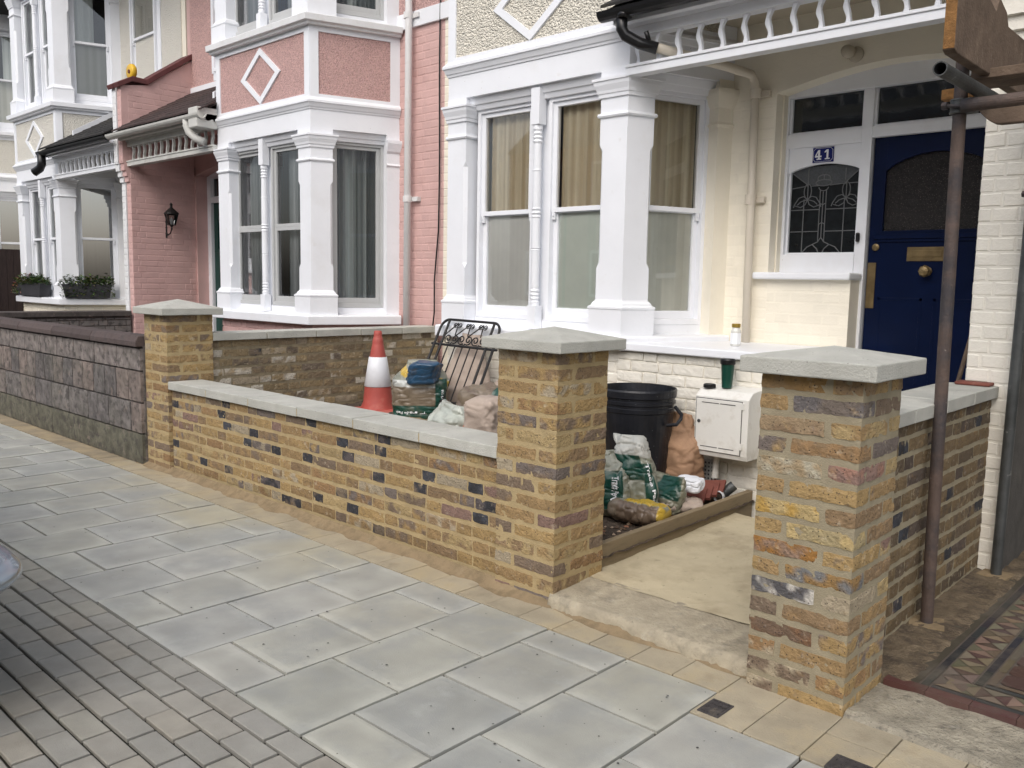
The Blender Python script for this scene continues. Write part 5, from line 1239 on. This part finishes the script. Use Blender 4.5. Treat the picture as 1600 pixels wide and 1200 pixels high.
def bags():
    # 1. the upright bag beside the cone, its blue top folded over
    t = thing('aggregate_bag', 'upright half-full building-sand bag with a folded blue top, beside the cone', 'bag', (-5.13, 4.45, .40), 'plastic bags of building aggregate')
    def c1(u, v):
        if .50 < u < 1:     # front faces -y : u .75
            if v < .30 and .53 < u < .86: return BGRN
            if .80 < u < .92 and v < .72: return BGRN
            if .70 < v+ (u-.75)*.6 < .80: return BYEL
            if v > .80: return BCLR
            if .58 < v < .70: return BWHT
        return BTAN if v < .62 else BCLR
    mb = MB(); S = sack(mb, (-5.13, 4.45, .40), .42, .28, .49, .80, (.02, 0), .55, (.66, .55), .014, 3, c1, nu=110, nv_=70)
    b = mb.build('bag_body', mt['bag'], t, smooth=True)
    print_on(S, 'Trade Pack', .70, .185, -.08, -.15, .38).build('lettering', mt['letter'], b, recalc=False)
    print_on(S, 'Travis Perkins', .70, .085, -.055, -.11, .34).build('lettering', mt['letter'], b, recalc=False)
    print_on(S, 'Travis Perkins', .862, .34, .10, .18, .42, PI/2).build('lettering', mt['letter'], b, recalc=False)
    mb = MB(); sack(mb, (-5.04, 4.39, .71), .24, .2, .18, .5, (.06, -.04), .7, None, .022, 9, lambda u, v: BBLU, nu=40, nv_=26); mb.build('folded_top', mt['bag'], t, smooth=True)
    # 2. milky bag behind the coping
    mb = MB(); sack(mb, (-4.16, 3.92, .44), .36, .26, .25, -.2, (-.03, 0), .5, (.6, .8), .03, 15, nu=60, nv_=40); 
    tag(mb.build('polythene_bag', mt['clearbag'], smooth=True), 'crumpled milky polythene bag just behind the wall coping, below the iron gate', 'bag')
    mb = MB(); sack(mb, (-3.80, 3.86, .42), .24, .25, .36, .1, (.0, 0), .5, None, .018, 19, nu=60, nv_=40)
    tag(mb.build('paper_sack', mt['palepaper'], smooth=True), 'pale paper sack pressed against the left gate pier, behind the coping', 'sack', 'paper sacks in the front garden')
    mb = MB(); sack(mb, (-4.98, 4.80, .40), .46, .2, .68, 0, (-.03, .10), .5, (.35, .5), .022, 23, nu=60, nv_=40)
    tag(mb.build('paper_sack', mt['palepaper'], smooth=True), 'tall pale paper sack standing behind the bars of the iron gate', 'sack', 'paper sacks in the front garden')
    mb = MB(); sack(mb, (-4.62, 4.86, .38), .34, .2, .52, .0, (.06, .08), .5, (.3, .35), .025, 27, nu=60, nv_=40)
    tag(mb.build('paper_sack', mt['palepaper'], smooth=True), 'pinkish pointed paper sack between the iron gate and the white bay', 'sack', 'paper sacks in the front garden')
    # 3. bag lying to the right of the gate
    t = thing('aggregate_bag', 'crumpled green-printed bag lying between the iron gate and the left gate pier', 'bag', (-4.32, 4.42, .42), 'plastic bags of building aggregate')
    def c3(u, v): return BGRN if v > .66 and .3 < u < .95 else (BTAN if (u*5+v*2) % 1 < .7 else (.16, .12, .09))
    mb = MB(); sack(mb, (-4.30, 4.42, .50), .26, .26, .52, .1, (0, 0), .7, None, .03, 31, c3, lay=True, nu=60, nv_=40); mb.build('bag_body', mt['bag'], t, smooth=True)
    t = thing('orange_scrap', 'bent strip of bright orange plastic on the rubble behind the coping', 'plastic scrap', (-3.95, 3.86, .5))
    mb = MB(); pts = [(-4.02, 3.85, .56), (-3.97, 3.84, .60), (-3.92, 3.84, .57), (-3.90, 3.85, .615), (-3.86, 3.86, .61)]
    for a, b in zip(pts, pts[1:]): mb.add([a, b, (b[0]+.02, b[1]+.05, b[2]-.03), (a[0]+.02, a[1]+.05, a[2]-.03), (a[0], a[1], a[2]-.012), (b[0], b[1], b[2]-.012)], [(0, 1, 2, 3), (0, 4, 5, 1)])
    mb.build('strip', mt['orange'], t, recalc=False)
    # 4. bags between the piers
    t = thing('aggregate_bag', 'slumped grey-green bag with a green printed strip, touching the left gate pier', 'bag', (-2.90, 4.02, .14), 'plastic bags of building aggregate')
    def c4(u, v):
        if .70 < u < .83 and .12 < v < .72: return BGRN
        return BCLR if v > .3 else (.17, .16, .11)
    mb = MB(); S = sack(mb, (-2.93, 4.03, .16), .22, .16, .38, .50, (-.01, .03), .6, (.6, .5), .014, 41, c4, nu=110, nv_=70); b = mb.build('bag_body', mt['bag'], t, smooth=True)
    print_on(S, 'Travis Perkins', .765, .42, .11, .19, .42, -PI/2).build('lettering', mt['letter'], b, recalc=False)
    t = thing('aggregate_bag', 'tall collapsed bag with a dark green panel leaning on the black bin', 'bag', (-2.86, 4.22, .14), 'plastic bags of building aggregate')
    def c5(u, v):
        if .56 < u < .79 and .42 < v < .76: return BGRN
        if .79 < u < .94 and .05 < v < .66: return BGRN
        if v > .74: return (.42, .43, .40)
        return BCLR
    mb = MB(); S = sack(mb, (-2.79, 4.12, .20), .20, .11, .43, .45, (-.09, .05), .6, (.8, .9), .014, 47, c5, nu=110, nv_=70); b = mb.build('bag_body', mt['bag'], t, smooth=True)
    print_on(S, 'Trade Pack', .865, .38, .12, .26, .50, -PI/2+.15, .006).build('lettering', mt['letter'], b, recalc=False)
    t = thing('aggregate_bag', 'half-empty brown and yellow bag lying on its side on the soil', 'bag', (-2.72, 4.08, .14), 'plastic bags of building aggregate')
    def c6(u, v):
        if v < .2 and u > .2: return BTAN
        if .93 < u or u < .045: return BYEL if .25 < v < .95 else BCLR
        if v > .90: return BYEL
        return (.16, .115, .08) if .3 < u < .92 else BCLR
    mb = MB(); sack(mb, (-2.74, 4.04, .15), .13, .18, .34, .15, (0, 0), .75, None, .011, 53, c6, lay=True, nu=80, nv_=60); mb.build('bag_body', mt['bag'], t, smooth=True)
    t = thing('aggregate_bag', 'small crumpled clear and green bag between the black bin and the brown paper sack', 'bag', (-2.86, 4.40, .15), 'plastic bags of building aggregate')
    def c7(u, v): return BGRN if (.72 < u < .95 and .4 < v) else (.22, .22, .16)
    mb = MB(); sack(mb, (-2.80, 4.34, .16), .30, .14, .22, -.1, (.05, .02), .7, (.5, .8), .018, 59, c7, nu=60, nv_=40); mb.build('bag_body', mt['bag'], t, smooth=True)
    # brown paper sack by the wall
    mb = MB(); sack(mb, (-2.965, 4.80, .15), .30, .2, .53, -.1, (-.02, .03), .55, (.60, .60), .016, 61, nu=70, nv_=60)
    tag(mb.build('paper_sack', mt['paper'], smooth=True), 'upright brown paper sack with a crumpled neck between the bin and the white cabinet', 'sack', 'paper sacks in the front garden')
    mb = MB(); sack(mb, (-2.70, 4.40, .16), .08, .20, .27, .7, (0, 0), .8, None, .012, 67, lay=True, nu=70, nv_=50)
    tag(mb.build('paper_sack', mt['palepaper'], smooth=True), 'flattened pale paper sack lying between the yellow bag and the red tiles', 'sack', 'paper sacks in the front garden')
    mb = MB(); sack(mb, (-2.70, 4.50, .27), .17, .13, .085, .1, (0, 0), .7, None, .02, 71, nu=50, nv_=30)
    tag(mb.build('crumpled_cloth', mt['cloth'], smooth=True), 'crumpled white printed paper wrapper lying on top of the sacks', 'wrapper')
bags()

def bin_():
    t = thing('black_bin', 'large black plastic tub with a ribbed rim and paint splashes', 'tub', (-3.21, 4.66, .13))
    c = (-3.21, 4.66, .13)
    mb = MB(); mb.lathe(c, [(.20, 0), (.205, .01), (.236, .56), (.242, .565), (.244, .59), (.238, .595), (.238, .61), (.246, .615), (.247, .635), (.240, .64), (.241, .655), (.252, .66), (.254, .70), (.250, .712), (.243, .71), (.238, .66), (.205, .05), (.01, .04)], 48, caps=False); mb.build('tub_body', mt['blackpl'], t, smooth=False)
    for a in (.12, PI+.1):
        mb = MB(); u = Vector((math.cos(a), math.sin(a), 0)); v = Vector((-u.y, u.x, 0)); q = Vector(c)
        mb.tube([q+u*.245+v*.05+Vector((0, 0, .60)), q+u*.30+v*.035+Vector((0, 0, .555)), q+u*.31+Vector((0, 0, .53)), q+u*.30-v*.035+Vector((0, 0, .50)), q+u*.24-v*.05+Vector((0, 0, .49))], .012, 8); mb.build('handle', mt['blackpl'], t)
bin_()

def small_rubble():
    t = thing('tile_stack', 'short stack of broken dark red roof tiles leaning by the timber edging', 'tiles', (-2.68, 4.72, .14))
    for i in range(4):
        mb = MB(); x, y, z = -2.74+.012*i, 4.60+.055*i, .16+.012*i; a = .35; w_, l_ = .085, .13
        u = Vector((math.cos(a), math.sin(a), .12)); v = Vector((-math.sin(a)*.8, math.cos(a)*.8, .35)).normalized(); n_ = u.cross(v).normalized()*.010; c = Vector((x, y, z+.05))
        vs = [c+u*p*w_+v*q*l_*.5+n_*k for k in (-1, 1) for q in (-1, 1) for p in (-1, 1)]
        mb.add(vs, [(0, 2, 3, 1), (4, 5, 7, 6), (0, 1, 5, 4), (1, 3, 7, 5), (3, 2, 6, 7), (2, 0, 4, 6)]); mb.build('roof_tile', mt['clay'], t, bevel=.002)
    mb = MB(); rings = [[(-2.625+.035*math.cos(a)*k, 4.72+dd, .205+.035*math.sin(a)*k) for a in [q*PI/10 for q in range(20)]] for dd, k in ((0, 1), (.02, 1.05), (.02, .9), (0, .88))]
    mb.loft(rings+[rings[0]], caps=False); tag(mb.build('pipe_ring', mt['letter'], smooth=True), 'short white plastic pipe ring lying against the timber edging', 'pipe')
    mb = MB(); mb.tube([(-2.66, 4.82, .19), (-2.60, 4.87, .26)], .032, 12, caps=False); mb.tube([(-2.655, 4.825, .195), (-2.605, 4.865, .255)], .026, 12)
    tag(mb.build('pipe_offcut', mt['galv'], smooth=True), 'grey pipe offcut lying below the meter cabinet beside the red tiles', 'pipe')
    r = random.Random(77)
    spots = [(-4.52, 4.05), (-4.0, 4.1)]
    for i, (x, y) in enumerate(spots):
        mb = MB(); s = r.uniform(.8, 1.2); z = .40 if x < -3.9 else .3
        rbrick(mb, x, x+.12*s, y, y+.09*s, z-.1, z+.05*s, (.9, .7, .5), (1.3, 1.2, 1.0), cell=.02, rad=.015, amp=.012, seed=i*3)
        tag(mb.build('broken_brick', mt['rubble'], smooth=False), ('broken brick lump between the aggregate bag and the milky polythene bag', 'broken brick lump beside the orange plastic scrap')[i], 'brick', 'broken bricks heaped behind the front wall')
    # raised rubble heap carrying gate and bags behind the front wall
    mb = MB(); vs = []; fs = []; nx, ny = 70, 40
    for j in range(ny+1):
        for i in range(nx+1):
            x = -5.75+2.35*i/nx; y = 3.55+1.4*j/ny; e = min(i/nx, 1-i/nx, j/ny, 1-j/ny)*2
            vs.append((x, y, .18+.27*min(1, max(0, e)*2.2)**.7+.03*n1((x, y, 0), 8, 5)+.015*n1((x, y, 0), 25, 5)))
    for j in range(ny):
        for i in range(nx): a = j*(nx+1)+i; fs.append((a, a+1, a+nx+2, a+nx+1))
    mb.add(vs, fs); tag(mb.build('rubble_heap', mt['sand'], smooth=True), 'low heap of sand and rubble inside the front wall beneath gate and bags', 'rubble', kind='stuff')
small_rubble()

# =================================================================== SCAFFOLD
def ring_tube(mb, a, b, r=.0275, n=18, hollow=True):
    a, b = Vector(a), Vector(b); mb.tube([a, b], r, n, caps=not hollow)
    if hollow: mb.tube([a, b], r-.004, n, caps=False)
    if hollow:
        t = (b-a).normalized(); up = Vector((0, 0, 1)) if abs(t.z) < .9 else Vector((1, 0, 0)); p = t.cross(up).normalized(); q = p.cross(t)
        for e in (a, b):
            o = [e+p*math.cos(k*2*PI/n)*r+q*math.sin(k*2*PI/n)*r for k in range(n)]; i_ = [e+p*math.cos(k*2*PI/n)*(r-.004)+q*math.sin(k*2*PI/n)*(r-.004) for k in range(n)]
            mb.add(o+i_, [(k, (k+1) % n, n+(k+1) % n, n+k) for k in range(n)])
def coupler(name_loc, label, c, r=.04, ax='z'):
    t = thing('scaffold_coupler', label, 'coupler', c, 'steel couplers joining the scaffold tubes')
    c = Vector(c); mb = MB()
    if ax == 'z':
        for dz in (-.028, .022): mb.lathe((c.x, c.y, c.z+dz), [(.030, 0), (.036, .001), (.036, .010), (.030, .011)], 18)
        mb.lathe((c.x, c.y, c.z-.02), [(.030, 0), (.034, .001), (.034, .045), (.030, .046)], 18)
    else:
        mb.loft([[(c.x+q*math.cos(k*PI/8), c.y+dy, c.z+q*math.sin(k*PI/8)) for k in range(16)] for dy, q in ((-.03, .03), (-.03, .037), (.03, .037), (.03, .03))])
    mb.box(c.x+.03, c.x+.075, c.y-.03, c.y+.01, c.z-.03, c.z+.03); mb.build('clamp_body', mt['galv'], t, bevel=.003)
    mb = MB(); mb.tube([(c.x-.045, c.y-.035, c.z+.005), (c.x+.05, c.y-.045, c.z-.008)], .008, 8); mb.tube([(c.x-.055, c.y-.034, c.z+.005), (c.x-.035, c.y-.036, c.z+.005)], .017, 6); mb.build('bolt', mt['rust'], t)
def scaffold():
    g = 'scaffold tubes at the right of the gateway'
    def pole(label, x, y, z0, z1, m, r=.0265, x2=None, y2=None):
        t = thing('scaffold_pole', label, 'scaffold pole', (x, y, z0), g); mb = MB(); ring_tube(mb, (x, y, z0+.006), (x2 or x, y2 or y, z1), r); mb.build('tube', mt[m], t, smooth=False)
        mb = MB(); a = .3 if m == 'rust' else -.1
        pl = [(x+.10*math.cos(a+k*PI/2+PI/4), y+.10*math.sin(a+k*PI/2+PI/4)) for k in range(4)]
        mb.loft([[(px, py, z0) for px, py in pl], [(px, py, z0+.007) for px, py in pl]]); mb.build('base_plate', mt['sand'], t)
        return t
    pole('rusty brown upright scaffold pole in front of the blue door', -1.150, 3.97, .033, 4.6, 'rust', x2=-1.20)
    pole('dark grey paint-splashed upright scaffold pole before the white brick pier', -1.11, 4.93, .033, 4.6, 'galv', x2=-1.07)
    def htube(label, a, b, m):
        mb = MB(); ring_tube(mb, a, b, .0265); tag(mb.build('scaffold_tube', mt[m], smooth=False), label, 'scaffold tube', g)
    htube('dark grey horizontal scaffold tube with an open end pointing at the street', (-1.115, 3.50, 2.322), (-1.10, 5.4, 2.33), 'galv')
    htube('reddish horizontal scaffold tube running right from the upright pole', (-1.15, 3.91, 2.255), (1.8, 3.91, 2.29), 'rust')
    coupler('', 'rust-stained coupler clamping the reddish tube to the rusty pole', (-1.178, 3.97, 2.262))
    coupler('', 'dark coupler on the grey pole above the side wall', (-1.075, 4.93, 1.98))
    # plank on edge
    t = thing('scaffold_plank', 'thick weathered plank on edge with an orange end and a splintered top', 'plank', (-1.14, 4.2, 2.4), 'timber boards on the scaffold')
    mb = MB(); x0, x1, y0 = -1.150, -1.105, 3.62; pr = [(y0, 2.415), (y0+.03, 2.405), (5.6, 2.42), (5.6, 2.66), (4.32, 2.65), (4.28, 2.70), (4.16, 2.735), (4.12, 2.67), (4.0, 2.70), (3.92, 2.78), (y0, 2.80)]
    mb.xsec(pr, x0, x1); mb.build('board', mt['plank'], t, bevel=.004)
    mb = MB(); mb.box(x0+.002, x1-.002, y0-.003, y0, 2.42, 2.795); mb.build('painted_end', mt['endgrain'], t)
    mb = MB(); mb.box(-1.18, 1.9, 4.10, 4.33, 2.395, 2.435); tag(mb.build('scaffold_plank', mt['plank'], bevel=.004), 'flat scaffold board carried across above the reddish tube', 'plank', 'timber boards on the scaffold')
    mb = MB(); n = 12; pts = [(-1.16, 2.29)]+[(-1.16+.02*k, 2.29-.085*math.sin(min(1, k/5)*PI/2)) for k in range(1, 6)]+[(1.8, 2.2), (1.8, 2.29)]
    mb.ysec(pts, 4.12, 4.17); tag(mb.build('scaffold_plank', mt['plank'], bevel=.004), 'round-cornered brown board on edge below the reddish tube', 'plank', 'timber boards on the scaffold')
    mb = MB(); mb.box(-1.30, -1.17, 4.12, 4.17, 2.33, 2.375); tag(mb.build('timber_offcut', mt['endgrain'], bevel=.004), 'small splintered orange timber offcut wedged behind the rusty pole', 'timber')
    # broom handle leaning by the door
    mb = MB(); mb.tube([(-1.60, 5.45, .5), (-1.50, 5.70, 1.36)], .013, 10); tag(mb.build('wooden_pole', mt['plank'], smooth=True), 'thin wooden pole leaning beside the blue door against the white pier', 'pole')
    mb = MB(); mb.box(-1.37, -1.20, 4.88, 4.975, 1.016, 1.034); tag(mb.build('brick_fragment', mt['clay'], bevel=.008), 'red tile fragment lying on the end of the side wall coping', 'tile')
scaffold()

# =================================================================== PAVEMENT ITEMS, NEIGHBOUR, CAR, FAR SIDE
def covers():
    for x, y, w_, d_, lab in ((-1.452, 2.665, .085, .12, 'small square cast iron stopcock cover in the pavers by the slab corner'), (-.955, 2.625, .12, .10, 'small cast iron stopcock cover at the bottom edge, right of the slabs')):
        t = thing('stopcock_cover', lab, 'cover', (x, y, 0), 'iron stopcock covers in the pavement')
        mb = MB(); mb.box(x-w_/2, x+w_/2, y-d_/2, y+d_/2, -.02, .002); mb.build('frame', mt['cover'], t, bevel=.003)
        mb = MB(); mb.box(x-w_/2+.01, x+w_/2-.01, y-d_/2+.01, y+d_/2-.01, .001, .004); r = random.Random(int(x*100))
        for i in range(4):
            for j in range(4):
                px, py = x-w_/2+.018+(w_-.036)*i/3, y-d_/2+.018+(d_-.036)*j/3
                if r.random() < .8: mb.box(px-.007, px+.007, py-.002, py+.003, .004, .0065)
                if r.random() < .5: mb.box(px-.002, px+.002, py-.008, py+.008, .004, .0068)
        mb.build('lid', mt['cover'], t)
covers()
def neighbour():
    t = thing('terraced_house', 'shadowed neighbouring porch behind the scaffold at the right edge', 'house', (1.2, 5.9, 0), 'terrace of bay-fronted houses')
    mb = MB(); mb.box(-1.10, 4.0, YW+.15, 9.4, -.05, 6.0); relief(mb, (-1.1, YW+.15), (1, 0), (0, -1), .5, .1, 2.8, 3); mb.build('wall', mt['cream'], t)
    mb = MB(); mb.box(-.55, .35, YW+.10, YW+.14, .1, 2.5); mb.build('front_door', mt['green'], t, bevel=.004)
    mb = MB(); 
    for q in ((-.65, -.55, .1, 2.6), (.35, .45, .1, 2.6), (-.55, .35, 2.5, 2.6)): mb.box(q[0], q[1], YW+.08, YW+.148, q[2], q[3])
    mb.build('door_frame', mt['white'], t)
    mb = MB(); mb.box(-1.11, 1.2, 4.9, YW+.15, 3.2, 3.3); mb.xsec([(4.75, 3.3), (6.02, 3.95), (6.02, 3.9), (4.75, 3.2)], -1.11, 1.2); mb.build('porch_roof', mt['mossroof'], t)
    mb = MB(); mb.box(1.2, 3.0, 5.0, 6.02, -.05, 6.0); mb.build('bay', mt['cream'], t)
    mb = MB(); mb.xsec([(4.9, 6.0), (4.9, 6.15), (8, 8.6), (11, 6.1), (11, 6.0)], -1.23, 4.0); mb.build('roof', mt['mossroof'], t)
neighbour()
def car():
    t = thing('parked_car', 'silver-blue parked car, only its rounded front corner showing at the left edge', 'car', (-5.0, -.05, 0))
    cy = .08
    def rr(xf, hy, z, xb=-7.2, r=.32, n=10):
        P = []
        for q in range(n+1): a = q/n*PI/2; P.append((xf-r+r*math.sin(a)**1, cy-hy+r-r*math.cos(a), z)) if False else None
        for q in range(n+1):
            a = -PI/2+q/n*PI/2; P.append((xf-r+r*math.cos(a), cy-hy+r+r*math.sin(a), z))
        for q in range(n+1):
            a = q/n*PI/2; P.append((xf-r+r*math.cos(a), cy+hy-r+r*math.sin(a), z))
        for q in range(n+1):
            a = PI/2+q/n*PI/2; P.append((xb+r+r*math.cos(a), cy+hy-r+r*math.sin(a), z))
        for q in range(n+1):
            a = PI+q/n*PI/2; P.append((xb+r+r*math.cos(a), cy-hy+r+r*math.sin(a), z))
        return P
    mb = MB(); mb.loft([rr(xf, hy, z) for xf, hy, z in ((-3.31, .83, .34), (-3.11, .87, .40), (-3.01, .89, .45), (-2.96, .90, .49), (-2.97, .895, .515), (-3.04, .88, .535), (-3.26, .85, .56), (-3.6, .83, .68), (-4.1, .80, .85), (-4.4, .78, .9))]); mb.build('body', mt['carpaint'], t, smooth=True)
    mb = MB(); mb.loft([rr(xf, hy, z, xb=-7.0) for xf, hy, z in ((-3.7, .76, .2), (-3.5, .80, .28), (-3.33, .82, .345))]); mb.build('lower_bumper', mt['chair'], t, smooth=True)
    mb = MB(); mb.loft([rr(xf, hy, z, xb=xb, r=.3) for xf, hy, z, xb in ((-4.45, .74, .88, -6.9), (-5.0, .62, 1.35, -6.5), (-5.1, .55, 1.42, -6.3))]); mb.build('cabin', mt['fanglass'], t, smooth=True)
    for x in (-4.1, -6.4):
        for y in (cy-.78, cy+.62):
            mb = MB(); mb.loft([[(x+q*math.cos(k*PI/14), y+dy, .31+q*math.sin(k*PI/14)) for k in range(28)] for dy, q in ((0, .22), (0, .30), (.03, .31), (.13, .31), (.16, .30), (.16, .22))]); w_ = mb.build('wheel', mt['chair'], t)
            mb = MB(); mb.loft([[(x+q*math.cos(k*PI/10), y+dy, .31+q*math.sin(k*PI/10)) for k in range(20)] for dy, q in ((.02, .2), (.14, .2))]); mb.build('rim', mt['galv'], w_)
car()
def opposite():
    for i in range(5):
        x = -21+i*6.2
        t = thing('terraced_house', 'plain brick house across the street, %s as mirrored in the window glass' % ('leftmost', 'second from left', 'middle one', 'second from right', 'rightmost')[i], 'house', (x+3, -14, 0))
        mb = MB(); mb.box(x, x+6.2, -18, -12, -.05, 5.9); mb.build('wall', mt['oppbrick'], t)
        mb = MB(); mb.xsec([(-11.8, 5.9), (-15, 8.6), (-18.2, 5.9)], x, x+6.2); rf = mb.build('roof', mt['slate'], t)
        mb = MB(); mb.box(x-.3, x+.3, -15.6, -14.6, 7.9, 9.6); mb.build('chimney', mt['oppbrick'], rf)
        for wx, wz in ((x+.8, 1.1), (x+3.6, 1.1), (x+.8, 3.9), (x+3.6, 3.9)):
            mb = MB(); mb.box(wx, wx+1.5, -12.02, -11.95, wz, wz+1.5); f = mb.build('window', mt['white'], t)
            mb = MB(); mb.box(wx+.1, wx+.7, -11.96, -11.94, wz+.1, wz+1.4); mb.box(wx+.8, wx+1.4, -11.96, -11.94, wz+.1, wz+1.4); mb.build('pane', mt['fanglass'], f)
opposite()
bpy.context.view_layer.update()
